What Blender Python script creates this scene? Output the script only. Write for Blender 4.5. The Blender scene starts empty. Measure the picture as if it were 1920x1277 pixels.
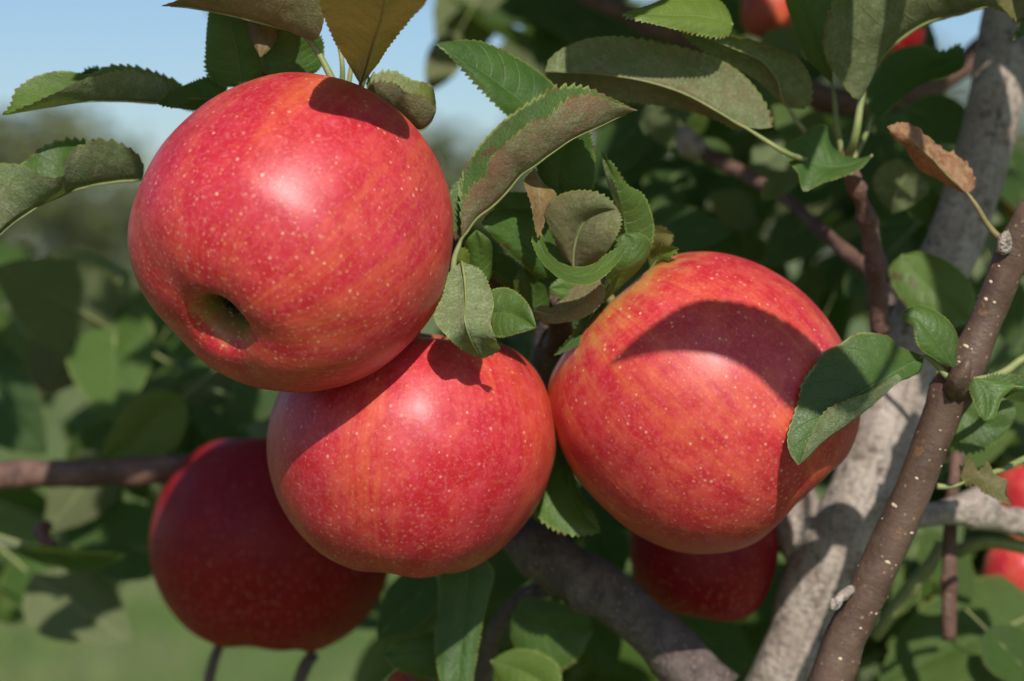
import bpy, math, random
import numpy as np
from mathutils import Vector, Matrix, noise as mnoise

R = math.radians
rng = random.Random(7)
sc = bpy.context.scene
COL = sc.collection

# ------------------------------------------------------------------ camera, sky, sun, exposure
FOC, D0 = 4000.0, 0.525            # focal length in photo pixels, reference distance in metres
cam_d = bpy.data.cameras.new('camera')
cam = bpy.data.objects.new('camera', cam_d); COL.objects.link(cam)
cam.location = (0, 0, 1.38)
cam.rotation_euler = (R(90 - 2.3), 0, 0)
cam_d.sensor_width = 36; cam_d.lens = 75
cam_d.clip_start = 0.01; cam_d.clip_end = 2000
cam_d.dof.use_dof = True
cam_d.dof.focus_distance = 0.508
cam_d.dof.aperture_fstop = 9.5
cam_d.dof.aperture_blades = 9
sc.camera = cam
CAMM = Matrix.Translation(cam.location) @ cam.rotation_euler.to_matrix().to_4x4()

SUN_EL, SUN_AZ = 37.0, 9.0         # above the horizon; degrees to the right of straight behind the camera
w = bpy.data.worlds.new('World'); sc.world = w; w.use_nodes = True
nt = w.node_tree
bg = nt.nodes['Background']
sky = nt.nodes.new('ShaderNodeTexSky'); sky.sky_type = 'NISHITA'
sky.sun_disc = False
sky.sun_elevation = R(SUN_EL); sky.sun_rotation = R(180 - SUN_AZ)
sky.air_density = 1.0; sky.dust_density = 0.8; sky.ozone_density = 5.0
nt.links.new(sky.outputs[0], bg.inputs[0]); bg.inputs[1].default_value = 0.075
sun_d = bpy.data.lights.new('sun', 'SUN'); sun_d.energy = 3.5; sun_d.angle = R(0.55); sun_d.color = (1, .955, .88)
sun = bpy.data.objects.new('sun', sun_d); COL.objects.link(sun)
sdir = Vector((math.sin(R(SUN_AZ)) * math.cos(R(SUN_EL)), -math.cos(R(SUN_AZ)) * math.cos(R(SUN_EL)), math.sin(R(SUN_EL))))
sun.rotation_euler = sdir.to_track_quat('Z', 'Y').to_euler()
sc.view_settings.view_transform = 'Standard'; sc.view_settings.look = 'None'
sc.view_settings.exposure = 0.45; sc.view_settings.gamma = 1.0
sc.view_settings.use_curve_mapping = False
sc.cycles.use_denoising = True
sc.cycles.max_bounces = 8; sc.cycles.transmission_bounces = 4
sc.cycles.sample_clamp_indirect = 6.0

# ------------------------------------------------------------------ helpers
def at(px, py, dep=0.0):
    """point of the place seen at photo pixel (px, py), dep millimetres behind the apples' plane"""
    d = D0 + dep / 1000.0
    return CAMM @ Vector(((px - 960) / FOC * d, (638.5 - py) / FOC * d, -d))

def cdir(x, y, z):
    return (CAMM.to_3x3() @ Vector((x, y, z))).normalized()

def tag(o, label=None, cat=None, group=None, kind=None):
    if label: o['label'] = label
    if cat: o['category'] = cat
    if group: o['group'] = group
    if kind: o['kind'] = kind
    return o

def link(o, parent=None):
    COL.objects.link(o)
    if parent is not None: o.parent = parent
    return o

def empty(name, loc, parent=None):
    o = bpy.data.objects.new(name, None); o.location = loc; o.empty_display_size = .02
    return link(o, parent)

def wloc(o):
    v = Vector(o.location)
    while o.parent is not None:
        o = o.parent; v = v + Vector(o.location)
    return v

def mesh_obj(name, V, F, mat, parent=None, uv=None, attrs=None, smooth=True, origin=None, mats=None, midx=None):
    """V in world metres -> one mesh object whose origin is `origin` (default: its middle)"""
    V = np.asarray(V, dtype=np.float64)
    c = np.array(origin) if origin is not None else (V.min(0) + V.max(0)) / 2
    me = bpy.data.meshes.new(name)
    me.from_pydata((V - c).tolist(), [], F)
    if smooth: me.polygons.foreach_set('use_smooth', [True] * len(me.polygons))
    for m in (mats or [mat]): me.materials.append(m)
    if midx is not None: me.polygons.foreach_set('material_index', midx)
    if uv is not None:
        uv = np.asarray(uv, dtype=np.float32)
        L = me.uv_layers.new(name='UVMap')
        idx = np.empty(len(me.loops), dtype=np.int32); me.loops.foreach_get('vertex_index', idx)
        L.data.foreach_set('uv', uv[idx].ravel())
    for k, a in (attrs or {}).items():
        at_ = me.attributes.new(k, 'FLOAT_VECTOR', 'POINT')
        at_.data.foreach_set('vector', np.asarray(a, dtype=np.float32).ravel())
    me.update()
    o = bpy.data.objects.new(name, me)
    base = wloc(parent) if parent is not None else Vector((0, 0, 0))
    o.location = Vector(c.tolist()) - base
    return link(o, parent)

def catmull(P, n, closed_t=None):
    """n points along a Catmull-Rom curve through P, spaced by chord length"""
    P = np.asarray(P, dtype=np.float64)
    if len(P) == 1: return np.repeat(P, n, 0)
    seg = np.linalg.norm(np.diff(P[:, :3], axis=0), axis=1) ** 0.75 + 1e-9
    t = np.concatenate([[0], np.cumsum(seg)]); t /= t[-1]
    u = np.linspace(0, 1, n) if closed_t is None else np.asarray(closed_t)
    m = np.zeros_like(P)
    if len(P) > 2:
        d = np.diff(P, axis=0) / np.diff(t)[:, None]
        h = np.diff(t)
        m[1:-1] = (d[:-1] * h[1:, None] + d[1:] * h[:-1, None]) / (h[1:] + h[:-1])[:, None]
        m[0] = 1.5 * d[0] - .5 * m[1]; m[-1] = 1.5 * d[-1] - .5 * m[-2]
    else:
        m[:] = (P[1] - P[0])
    k = np.clip(np.searchsorted(t, u, side='right') - 1, 0, len(P) - 2)
    h = (t[k + 1] - t[k])[:, None]; x = ((u - t[k])[:, None]) / h
    h00 = 2 * x**3 - 3 * x**2 + 1; h10 = x**3 - 2 * x**2 + x; h01 = -2 * x**3 + 3 * x**2; h11 = x**3 - x**2
    return h00 * P[k] + h10 * h * m[k] + h01 * P[k + 1] + h11 * h * m[k + 1]

def grid_faces(nu, nv, wrap=False, flip=False):
    F = []
    for i in range(nu - 1):
        for j in range(nv if wrap else nv - 1):
            a, b = i * nv + j, i * nv + (j + 1) % nv
            c, d = (i + 1) * nv + (j + 1) % nv, (i + 1) * nv + j
            F.append((a, d, c, b) if flip else (a, b, c, d))
    return F

def tube_geo(P, rad, n=None, seg=12, bump=0.0, bscale=150.0, seed=0.0, knobs=()):
    """tapered, slightly lumpy tube; knobs: (t, extra radius fraction, width)"""
    P = np.asarray([tuple(p) for p in P], dtype=np.float64)
    rad = np.asarray(rad, dtype=np.float64)
    if n is None: n = max(6, int(np.linalg.norm(np.diff(P, axis=0), axis=1).sum() / max(rad.mean() * .9, 5e-4)))
    n = min(n, 160)
    Q = np.concatenate([P, rad[:, None]], axis=1)
    C = catmull(Q, n); C, r = C[:, :3], np.abs(C[:, 3])
    tt = np.linspace(0, 1, n)
    for (kt, ka, kw) in knobs: r = r * (1 + ka * np.exp(-((tt - kt) / kw) ** 2))
    T = np.gradient(C, axis=0); T /= np.linalg.norm(T, axis=1)[:, None] + 1e-12
    ref = np.array([0.0, 0, 1]) if abs(T[0][2]) < .9 else np.array([1.0, 0, 0])
    N = np.cross(T[0], ref); N /= np.linalg.norm(N)
    V, UV = [], []
    ln = np.concatenate([[0], np.cumsum(np.linalg.norm(np.diff(C, axis=0), axis=1))])
    for i in range(n):
        N = N - T[i] * N.dot(T[i]); N /= np.linalg.norm(N) + 1e-12
        B = np.cross(T[i], N)
        for j in range(seg):
            a = 2 * math.pi * j / seg
            dvec = N * math.cos(a) + B * math.sin(a)
            rr = r[i]
            p = C[i] + dvec * rr
            if bump:
                rr += rr * bump * (mnoise.noise(Vector(p * bscale) + Vector((seed, seed * .7, 0))) + .4 * mnoise.noise(Vector(p * bscale * 3.3) + Vector((seed, 0, seed))))
                p = C[i] + dvec * rr
            V.append(p); UV.append((ln[i], j / seg))
    F = grid_faces(n, seg, wrap=True, flip=False)
    F.append(tuple(range(seg - 1, -1, -1))); F.append(tuple((n - 1) * seg + k for k in range(seg)))
    return np.array(V), F, np.array(UV)

def join_geo(parts):
    V, F, U, off = [], [], [], 0
    for v, f, u in parts:
        V.append(v); U.append(u); F += [tuple(k + off for k in q) for q in f]; off += len(v)
    return np.concatenate(V), F, np.concatenate(U)

# ------------------------------------------------------------------ node helpers
class NT:
    def __init__(self, name):
        self.m = bpy.data.materials.new(name); self.m.use_nodes = True
        self.t = self.m.node_tree; self.t.nodes.clear()
        self.out = self.t.nodes.new('ShaderNodeOutputMaterial')
    def n(self, typ, **kw):
        x = self.t.nodes.new('ShaderNode' + typ)
        for k, v in kw.items(): setattr(x, k, v)
        return x
    def l(self, a, b): self.t.links.new(a, b)
    def put(self, sock, v):
        if isinstance(v, bpy.types.NodeSocket): self.l(v, sock)
        elif v is not None:
            if hasattr(sock.default_value, '__len__') and not hasattr(v, '__len__'): v = (v,) * len(sock.default_value)
            if hasattr(sock.default_value, '__len__') and len(sock.default_value) == 4 and len(v) == 3: v = (*v, 1)
            sock.default_value = v
    def math(self, op, a, b=None, c=None, clamp=False):
        x = self.n('Math', operation=op, use_clamp=clamp)
        self.put(x.inputs[0], a)
        if b is not None: self.put(x.inputs[1], b)
        if c is not None: self.put(x.inputs[2], c)
        return x.outputs[0]
    def vmath(self, op, a, b=None):
        x = self.n('VectorMath', operation=op)
        self.put(x.inputs[0], a)
        if b is not None: self.put(x.inputs[1], b)
        return x.outputs['Value'] if op in ('LENGTH', 'DOT_PRODUCT') else x.outputs[0]
    def mix(self, f, a, b, mode='MIX'):
        x = self.n('Mix', data_type='RGBA', blend_type=mode)
        self.put(x.inputs[0], f); self.put(x.inputs[6], a); self.put(x.inputs[7], b)
        return x.outputs[2]
    def step(self, v, lo, hi, a=0.0, b=1.0):
        x = self.n('MapRange', interpolation_type='SMOOTHSTEP')
        self.put(x.inputs[0], v)
        for i, q in zip((1, 2, 3, 4), (lo, hi, a, b)): self.put(x.inputs[i], q)
        return x.outputs[0]
    def noise(self, vec, scale, detail=3, rough=.55, dist=0.0):
        x = self.n('TexNoise'); self.put(x.inputs['Vector'], vec)
        x.inputs['Scale'].default_value = scale; x.inputs['Detail'].default_value = detail
        x.inputs['Roughness'].default_value = rough; x.inputs['Distortion'].default_value = dist
        return x.outputs['Fac']
    def voro(self, vec, scale, feature='F1', rand=1.0):
        x = self.n('TexVoronoi', feature=feature); self.put(x.inputs['Vector'], vec)
        x.inputs['Scale'].default_value = scale; x.inputs['Randomness'].default_value = rand
        return x
    def sep(self, v):
        x = self.n('SeparateXYZ'); self.put(x.inputs[0], v); return x.outputs
    def comb(self, a, b, c):
        x = self.n('CombineXYZ')
        for i, q in enumerate((a, b, c)): self.put(x.inputs[i], q)
        return x.outputs[0]
    def bump(self, h, strength, dist, normal=None):
        x = self.n('Bump'); x.inputs['Strength'].default_value = strength; x.inputs['Distance'].default_value = dist
        self.l(h, x.inputs['Height'])
        if normal is not None: self.l(normal, x.inputs['Normal'])
        return x.outputs[0]

def principled(T, col, rough=.5, spec=.5, normal=None, **kw):
    p = T.n('BsdfPrincipled'); T.put(p.inputs['Base Color'], col); T.put(p.inputs['Roughness'], rough)
    T.put(p.inputs['Specular IOR Level'], spec)
    if normal is not None: T.l(normal, p.inputs['Normal'])
    for k, v in kw.items(): T.put(p.inputs[k.replace('_', ' ')], v)
    return p

# ------------------------------------------------------------------ materials
def apple_material(name, red=(.46, .014, .028), red2=(.54, .034, .052), orange=(.68, .17, .035), green=(.40, .30, .05),
                   pink=(.58, .10, .125), stem_y=1.0, stem_w=.30, streak=1.0, off=0.0, dots=1.0, blush=(0, 0, 1), blush_amt=0.0, coat=.26, spec=.38):
    T = NT(name)
    oc = T.n('TexCoord').outputs['Object']
    oc = T.vmath('ADD', oc, (off, off * .37, 0))
    sk = T.n('Attribute', attribute_name='skin').outputs['Vector']
    s = T.sep(sk)
    lat = s[2]                                                    # 0 at the stem, 1 at the calyx
    wide = T.noise(T.vmath('ADD', T.vmath('MULTIPLY', sk, (1.5, 1.5, .9)), (off * 31, 0, 0)), 1.6, 4, .55, .3)
    fine = T.noise(T.vmath('ADD', T.vmath('MULTIPLY', sk, (11, 11, 2.6)), (0, off * 17, 0)), 1.6, 5, .65, .25)
    thin = T.noise(T.vmath('MULTIPLY', sk, (42, 42, 7)), 1.6, 3, .6, .3)
    grain = T.noise(oc, 900, 3, .7)
    mott = T.noise(oc, 160, 4, .65)
    big = T.noise(oc, 28, 3, .5)
    c = T.mix(T.step(mott, .38, .66), red, red2)
    c = T.mix(T.math('MULTIPLY', T.step(grain, .48, .70), .60), c, pink)
    c = T.mix(T.math('MULTIPLY', T.step(T.noise(oc, 380, 4, .7), .52, .70), .16), c, orange)
    # orange streaks that run from stem to calyx
    m = T.math('ADD', T.math('MULTIPLY', wide, .8), T.math('MULTIPLY', fine, .52))
    m = T.math('ADD', m, T.math('MULTIPLY', T.math('SUBTRACT', mott, .5), .30))
    m = T.math('ADD', m, T.math('MULTIPLY', T.math('SUBTRACT', thin, .5), .20))
    m = T.math('ADD', m, T.math('MULTIPLY', T.math('SUBTRACT', big, .5), .35))
    if blush_amt:
        dvec = T.vmath('NORMALIZE', T.n('TexCoord').outputs['Object'])
        b = T.vmath('DOT_PRODUCT', dvec, tuple(blush))
        m = T.math('ADD', m, T.math('MULTIPLY', T.step(b, .2, 1.0), blush_amt))
    c = T.mix(T.math('MULTIPLY', T.step(m, .56, 1.02), .86 * streak, clamp=True), c, orange)
    # yellow green ground colour round the stem and the calyx
    ys = T.math('ADD', T.step(lat, .05, stem_w, 1, 0), T.math('ADD', T.math('MULTIPLY', T.math('SUBTRACT', fine, .5), .45), T.math('MULTIPLY', T.math('SUBTRACT', mott, .5), .7)))
    c = T.mix(T.math('MULTIPLY', T.step(ys, .35, .95), .85 * stem_y, clamp=True), c, green)
    cy = T.math('ADD', T.step(lat, .76, .95, 0, 1), T.math('MULTIPLY', T.math('SUBTRACT', T.math('ADD', mott, T.math('MULTIPLY', thin, .5)), .75), 1.1))
    c = T.mix(T.math('MULTIPLY', T.step(cy, .35, 1.0), .9, clamp=True), c, (.33, .27, .06))
    c = T.mix(T.step(lat, .875, .95, 0, .95), c, (.045, .036, .018))  # russet pit floor, darkened further to paint in the hollow's shade
    # fine pale flecks, denser towards the calyx, and the bigger pale lenticels
    dens = T.step(lat, .35, .85, .0, 1.0)
    v1 = T.voro(oc, 560, rand=1.0)
    d1 = T.math('MULTIPLY', T.step(v1.outputs['Distance'], .14, .30, 1, 0), T.math('MULTIPLY_ADD', dens, .40, .10))
    v2 = T.voro(oc, 400, rand=1.0)
    rsel = T.sep(v2.outputs['Color'])[0]
    d2 = T.step(v2.outputs['Distance'], T.math('MULTIPLY_ADD', rsel, .04, .0), T.math('MULTIPLY_ADD', rsel, .13, .14), 1, 0)
    d2 = T.math('MULTIPLY', d2, T.math('MULTIPLY_ADD', T.sep(v2.outputs['Color'])[1], 0.5 * dots, .28 * dots))
    c = T.mix(d1, c, (.60, .27, .13))
    c = T.mix(d2, c, (.80, .48, .30))
    h = T.math('ADD', T.math('MULTIPLY', d2, .6), T.math('MULTIPLY', grain, .5))
    h = T.math('ADD', h, T.math('ADD', T.math('MULTIPLY', mott, 1.6), T.math('MULTIPLY', fine, .8)))
    bmp = T.bump(h, .16, .0007)
    rough = T.math('ADD', T.math('ADD', T.math('MULTIPLY', mott, .14), T.math('MULTIPLY', big, .16)), .32)
    p = principled(T, c, rough, spec, bmp, Coat_Weight=coat, Coat_Roughness=.38, Subsurface_Weight=.30, Subsurface_Scale=.005)
    p.inputs['Subsurface Radius'].default_value = (1, .25, .12)
    T.l(p.outputs[0], T.out.inputs[0])
    return T.m

def leaf_material(name):
    """object colour: r = red staining, g = yellowing, b = dry brown, a = light or dark"""
    T = NT(name)
    uv = T.n('UVMap').outputs[0]
    s = T.sep(uv); u = s[0]; v = T.math('MULTIPLY_ADD', s[1], 2, -1); av = T.math('ABSOLUTE', v)
    oi = T.n('ObjectInfo')
    oc = T.vmath('ADD', T.n('TexCoord').outputs['Object'], T.vmath('MULTIPLY', T.comb(oi.outputs['Random'], oi.outputs['Random'], 0), (3.7, 9.1, 0)))
    col = T.sep(oi.outputs['Color']); cr, cg, cb = col[0], col[1], col[2]
    tone = oi.outputs['Alpha']
    side = T.math('MULTIPLY', T.step(v, -.01, .01), .5)
    q = T.math('ADD', T.math('SUBTRACT', T.math('MULTIPLY', u, 9.0), T.math('MULTIPLY', T.math('POWER', av, 1.25), 1.9)), side)
    q = T.math('ADD', q, T.math('MULTIPLY', T.math('SUBTRACT', T.noise(oc, 120, 2), .5), .22))
    fr = T.math('ABSOLUTE', T.math('SUBTRACT', T.math('FRACT', q), .5))
    wv = T.math('MULTIPLY_ADD', av, -.035, .058)
    sec = T.step(fr, 0.0, wv, 1, 0)
    sec = T.math('MULTIPLY', sec, T.step(av, .80, .98, 1, 0))
    mid = T.step(av, T.math('MULTIPLY_ADD', u, -.02, .02), T.math('MULTIPLY_ADD', u, -.03, .05), 1, 0)
    vein = T.math('MAXIMUM', sec, mid)
    net = T.voro(T.vmath('MULTIPLY', oc, (1, 1, 1)), 950, 'DISTANCE_TO_EDGE').outputs['Distance']
    netm = T.step(net, .0, .10, 1, 0)
    n1 = T.noise(oc, 55, 4, .6); n2 = T.noise(oc, 420, 4, .65); n3 = T.noise(oc, 1800, 2, .6)
    # upper side
    g = T.mix(T.step(n1, .35, .65), (.034, .082, .014), (.068, .140, .022))
    g = T.mix(T.math('MULTIPLY', n2, .5), g, (.085, .150, .032))
    g = T.mix(T.math('MULTIPLY', vein, .50), g, (.15, .24, .09))
    g = T.mix(T.math('MULTIPLY', netm, .22), g, (.015, .05, .018))
    g = T.mix(T.math('MULTIPLY', cg, .8, clamp=True), g, (.17, .21, .030))
    spots = T.math('MULTIPLY', T.step(T.noise(oc, 150, 2, .5), .69, .74), .8)
    g = T.mix(spots, g, (.09, .045, .02))
    # underside: pale felt with raised veins and reddish staining
    b = T.mix(T.step(n1, .3, .7), (.150, .205, .082), (.235, .295, .14))
    b = T.mix(T.math('MULTIPLY', T.step(n2, .45, .62), .55), b, (.33, .37, .22))
    b = T.mix(T.math('MULTIPLY', netm, .55), b, (.075, .085, .035))
    b = T.mix(T.math('MULTIPLY', T.step(T.noise(oc, 1300, 3, .7), .5, .66), .3), b, (.09, .10, .04))
    b = T.mix(T.math('MULTIPLY', vein, .45), b, (.33, .33, .21))
    rd = T.math('MULTIPLY', T.step(T.math('ADD', T.noise(oc, 85, 5, .75), T.math('MULTIPLY', cr, .16)), .46, .82), cr, clamp=True)
    rd = T.math('MULTIPLY', rd, T.math('MULTIPLY_ADD', T.noise(oc, 600, 3, .7), 1.0, .35), clamp=True)
    b = T.mix(T.math('MULTIPLY', rd, .85, clamp=True), b, (.27, .105, .08))
    g = T.mix(T.math('MULTIPLY', rd, .10), g, (.16, .06, .035))
    # margins: yellow green rim, brown nicks
    rim = T.step(av, .945, .985)
    rc = T.mix(T.step(T.noise(oc, 260, 2), .5, .62), (.25, .30, .07), (.17, .07, .03))
    g = T.mix(T.math('MULTIPLY', rim, .75), g, rc)
    b = T.mix(T.math('MULTIPLY', rim, .55), b, rc)
    # dry leaf
    dry = T.mix(T.step(n2, .35, .65), (.27, .125, .055), (.44, .25, .135))
    dry = T.mix(T.math('MULTIPLY', vein, .5), dry, (.5, .32, .18))
    bro = T.mix(T.math('MULTIPLY', T.step(n1, .2, .8), 1.0), (.17, .085, .03), (.24, .15, .05))
    g = T.mix(cb, g, dry); b = T.mix(cb, b, T.mix(T.step(cb, .6, .9), bro, dry))
    geo = T.n('NewGeometry')
    c = T.mix(geo.outputs['Backfacing'], g, b)
    c = T.mix(1.0, c, T.comb(tone, tone, tone), 'MULTIPLY')
    h = T.math('ADD', T.math('MULTIPLY', vein, -1.3), T.math('MULTIPLY', netm, -.12))
    h = T.math('ADD', h, T.math('ADD', T.math('ADD', T.math('MULTIPLY', T.noise(oc, 190, 3), 2.0), T.math('MULTIPLY', n2, .9)), T.math('MULTIPLY', n3, .35)))
    bmp = T.bump(h, .42, .0006)
    rough = T.math('MULTIPLY_ADD', geo.outputs['Backfacing'], .34, T.math('MULTIPLY_ADD', n2, .25, .34))
    rough = T.math('ADD', rough, T.math('MULTIPLY', cb, .2))
    p = principled(T, c, rough, T.math('MULTIPLY_ADD', geo.outputs['Backfacing'], -.3, .42), bmp)
    p.inputs['Sheen Roughness'].default_value = .5
    T.put(p.inputs['Sheen Weight'], T.math('MULTIPLY', geo.outputs['Backfacing'], .10))
    tr = T.n('BsdfTranslucent')
    T.put(tr.inputs[0], T.mix(cb, T.mix(T.math('MULTIPLY', cr, .45), T.mix(cg, (.14, .26, .03), (.30, .30, .03)), (.30, .14, .03)), (.42, .20, .05)))
    T.l(bmp, tr.inputs['Normal'])
    ms = T.n('MixShader'); ms.inputs[0].default_value = .30
    T.l(p.outputs[0], ms.inputs[1]); T.l(tr.outputs[0], ms.inputs[2])
    T.l(ms.outputs[0], T.out.inputs[0])
    return T.m

def stalk_material(name, c1, c2):
    T = NT(name)
    oc = T.n('TexCoord').outputs['Object']
    c = T.mix(T.step(T.noise(oc, 300, 3), .35, .65), c1, c2)
    p = principled(T, c, .5, .35, T.bump(T.noise(oc, 1500, 3), .25, .0004))
    T.l(p.outputs[0], T.out.inputs[0]); return T.m

def bark_material(name, c1, c2, c3, streak=(40, 1), patch=.5, rough=.7, bump=.6, crack=.12):
    T = NT(name)
    oc = T.n('TexCoord').outputs['Object']; uv = T.n('UVMap').outputs[0]
    rings = T.noise(T.vmath('MULTIPLY', uv, (600, 5, 1)), 1.0, 4, .6)
    n1 = T.noise(oc, 90, 5, .6); n2 = T.noise(oc, 700, 4, .65)
    c = T.mix(T.step(n1, .35, .65), c1, c2)
    c = T.mix(T.math('MULTIPLY', T.step(n2, .45, .75), patch), c, c3)
    c = T.mix(T.math('MULTIPLY', T.step(rings, .56, .72), .35), c, c3)
    ochre = T.step(T.noise(oc, 210, 3, .6), .63, .70)
    c = T.mix(T.math('MULTIPLY', ochre, .4), c, (.28, .15, .055))
    lich = T.step(T.noise(oc, 130, 5, .7), .54, .66)
    c = T.mix(T.math('MULTIPLY', lich, patch * .9), c, tuple(k * .45 for k in c3))
    cr_ = T.voro(T.vmath('ADD', T.vmath('MULTIPLY', oc, (1, 1, .55)), T.vmath('MULTIPLY', T.comb(n1, n2, n1), (.006, .006, .006))), 170, 'DISTANCE_TO_EDGE').outputs['Distance']
    crk = T.step(cr_, .0, .09, 1, 0)
    c = T.mix(T.math('MULTIPLY', crk, crack), c, tuple(k * .35 for k in c3))
    v = T.voro(oc, 380)
    dots = T.step(v.outputs['Distance'], .10, .2, 1, 0)
    c = T.mix(T.math('MULTIPLY', dots, .45), c, (.42, .31, .19))
    h = T.math('ADD', T.math('MULTIPLY', n2, .8), T.math('MULTIPLY', rings, .6))
    h = T.math('ADD', h, T.math('ADD', T.math('MULTIPLY', n1, 1.5), T.math('MULTIPLY', crk, -1.5 * crack)))
    p = principled(T, c, rough, .35, T.bump(h, bump, .0012))
    T.l(p.outputs[0], T.out.inputs[0]); return T.m

M_LEAF = leaf_material('apple leaf')
M_STALK = stalk_material('leaf stalk', (.19, .23, .075), (.26, .27, .11))
M_STEM = stalk_material('fruit stem', (.16, .13, .05), (.24, .20, .08))
M_CALYX = stalk_material('dried calyx', (.025, .022, .012), (.15, .12, .07))
M_TWIG = bark_material('brown twig bark', (.085, .050, .036), (.13, .080, .058), (.17, .12, .09), patch=.25, rough=.45, bump=.30, crack=0)
M_GREY = bark_material('pale grey bark', (.36, .29, .24), (.48, .405, .345), (.12, .085, .065), patch=.75, rough=.7, bump=1.0, crack=.06)
M_BARK = bark_material('dark branch bark', (.10, .075, .066), (.17, .13, .115), (.07, .045, .035), patch=.6, rough=.65, bump=.7, crack=.2)
M_RED = bark_material('reddish branch bark', (.12, .060, .045), (.19, .105, .08), (.10, .05, .04), patch=.5, rough=.6, bump=.6)
M_DOT = stalk_material('pale lenticel', (.50, .38, .24), (.62, .50, .34))

# ------------------------------------------------------------------ ground and far orchard
def ground():
    T = NT('orchard grass')
    oc = T.n('TexCoord').outputs['Object']
    n1 = T.noise(oc, .55, 5, .6); n2 = T.noise(oc, 6, 5, .65); n3 = T.noise(oc, 90, 4, .7)
    c = T.mix(T.step(n1, .35, .65), (.125, .20, .042), (.19, .27, .08))
    c = T.mix(T.step(T.noise(oc, 1.1, 3, .5), .48, .60), c, (.30, .31, .14))
    c = T.mix(T.math('MULTIPLY', T.step(n2, .45, .7), .5), c, (.30, .28, .15))
    c = T.mix(T.math('MULTIPLY', n3, .45), c, (.05, .10, .02))
    p = principled(T, c, .8, .2, T.bump(n3, .8, .03)); T.l(p.outputs[0], T.out.inputs[0])
    xs = np.linspace(-260, 260, 90); ys = np.concatenate([np.linspace(-60, 40, 60), np.linspace(44, 420, 60)])
    V = [(x, y, .05 * mnoise.noise(Vector((x * .3, y * .3, 0))) + .9 * max(0, (y - 40) / 120) * mnoise.noise(Vector((x * .012, y * .012, 3)))) for y in ys for x in xs]
    F = grid_faces(len(ys), len(xs), flip=False)
    tag(mesh_obj('ground', V, F, T.m, origin=(0, 0, 0)), kind='structure')
    # grass blades close to the tree
    T = NT('grass blade')
    oi = T.noise(T.n('TexCoord').outputs['Object'], 2.2, 3)
    p = principled(T, T.mix(T.step(oi, .35, .65), (.11, .20, .035), (.25, .30, .10)), .6, .3)
    tr = T.n('BsdfTranslucent'); tr.inputs[0].default_value = (.16, .28, .04, 1)
    ms = T.n('MixShader'); ms.inputs[0].default_value = .3
    T.l(p.outputs[0], ms.inputs[1]); T.l(tr.outputs[0], ms.inputs[2]); T.l(ms.outputs[0], T.out.inputs[0])
    V, F = [], []
    g = random.Random(3)
    for k in range(26000):
        y = 1.2 + 13 * g.random() ** 1.6; x = g.uniform(-1, 1) * (.6 + y * .42)
        h = g.uniform(.05, .14); a = g.uniform(0, 6.28); ww = g.uniform(.003, .006); le = g.uniform(.2, .9) * h; b = g.uniform(0, 6.28)
        z = .05 * mnoise.noise(Vector((x * .3, y * .3, 0))) - .003
        i = len(V)
        V += [(x - ww * math.cos(a), y - ww * math.sin(a), z), (x + ww * math.cos(a), y + ww * math.sin(a), z),
              (x + le * .5 * math.cos(b), y + le * .5 * math.sin(b), z + h * .65), (x + le * math.cos(b), y + le * math.sin(b), z + h)]
        F += [(i, i + 1, i + 2), (i + 1, i + 3, i + 2)]
    tag(mesh_obj('grass', V, F, T.m, smooth=False), 'short green grass growing under the orchard rows', 'grass', kind='stuff')

def far_leaf_material(name, a, b):
    T = NT(name)
    oc = T.n('TexCoord').outputs['Object']
    c = T.mix(T.step(T.noise(oc, 1.3, 4), .35, .65), a, b)
    p = principled(T, c, .6, .3)
    tr = T.n('BsdfTranslucent'); T.l(c, tr.inputs[0])
    ms = T.n('MixShader'); ms.inputs[0].default_value = .25
    T.l(p.outputs[0], ms.inputs[1]); T.l(tr.outputs[0], ms.inputs[2]); T.l(ms.outputs[0], T.out.inputs[0])
    return T.m

def crown_mesh(seed, n, rx, rz, zc, leaf):
    g = random.Random(seed)
    lobes = [(g.uniform(-.6, .6) * rx, g.uniform(-.6, .6) * rx, zc + g.uniform(-.55, .6) * rz, g.uniform(.35, .6)) for _ in range(11)]
    V, F = [], []
    for k in range(n):
        lx, ly, lz, lr = g.choice(lobes)
        d = Vector((g.gauss(0, 1), g.gauss(0, 1), g.gauss(0, 1))).normalized() * g.random() ** .4
        p = Vector((lx + d.x * lr * rx, ly + d.y * lr * rx, lz + d.z * lr * rz))
        a = Vector((g.gauss(0, 1), g.gauss(0, 1), g.gauss(0, .6))).normalized(); b = a.cross(Vector((g.gauss(0, 1), g.gauss(0, 1), g.gauss(0, 1)))).normalized()
        s = leaf * g.uniform(.6, 1.3); i = len(V)
        V += [p - a * s, p + b * s * .45, p + a * s, p - b * s * .45]; F.append((i, i + 1, i + 2, i + 3))
    return [tuple(v) for v in V], F

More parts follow.
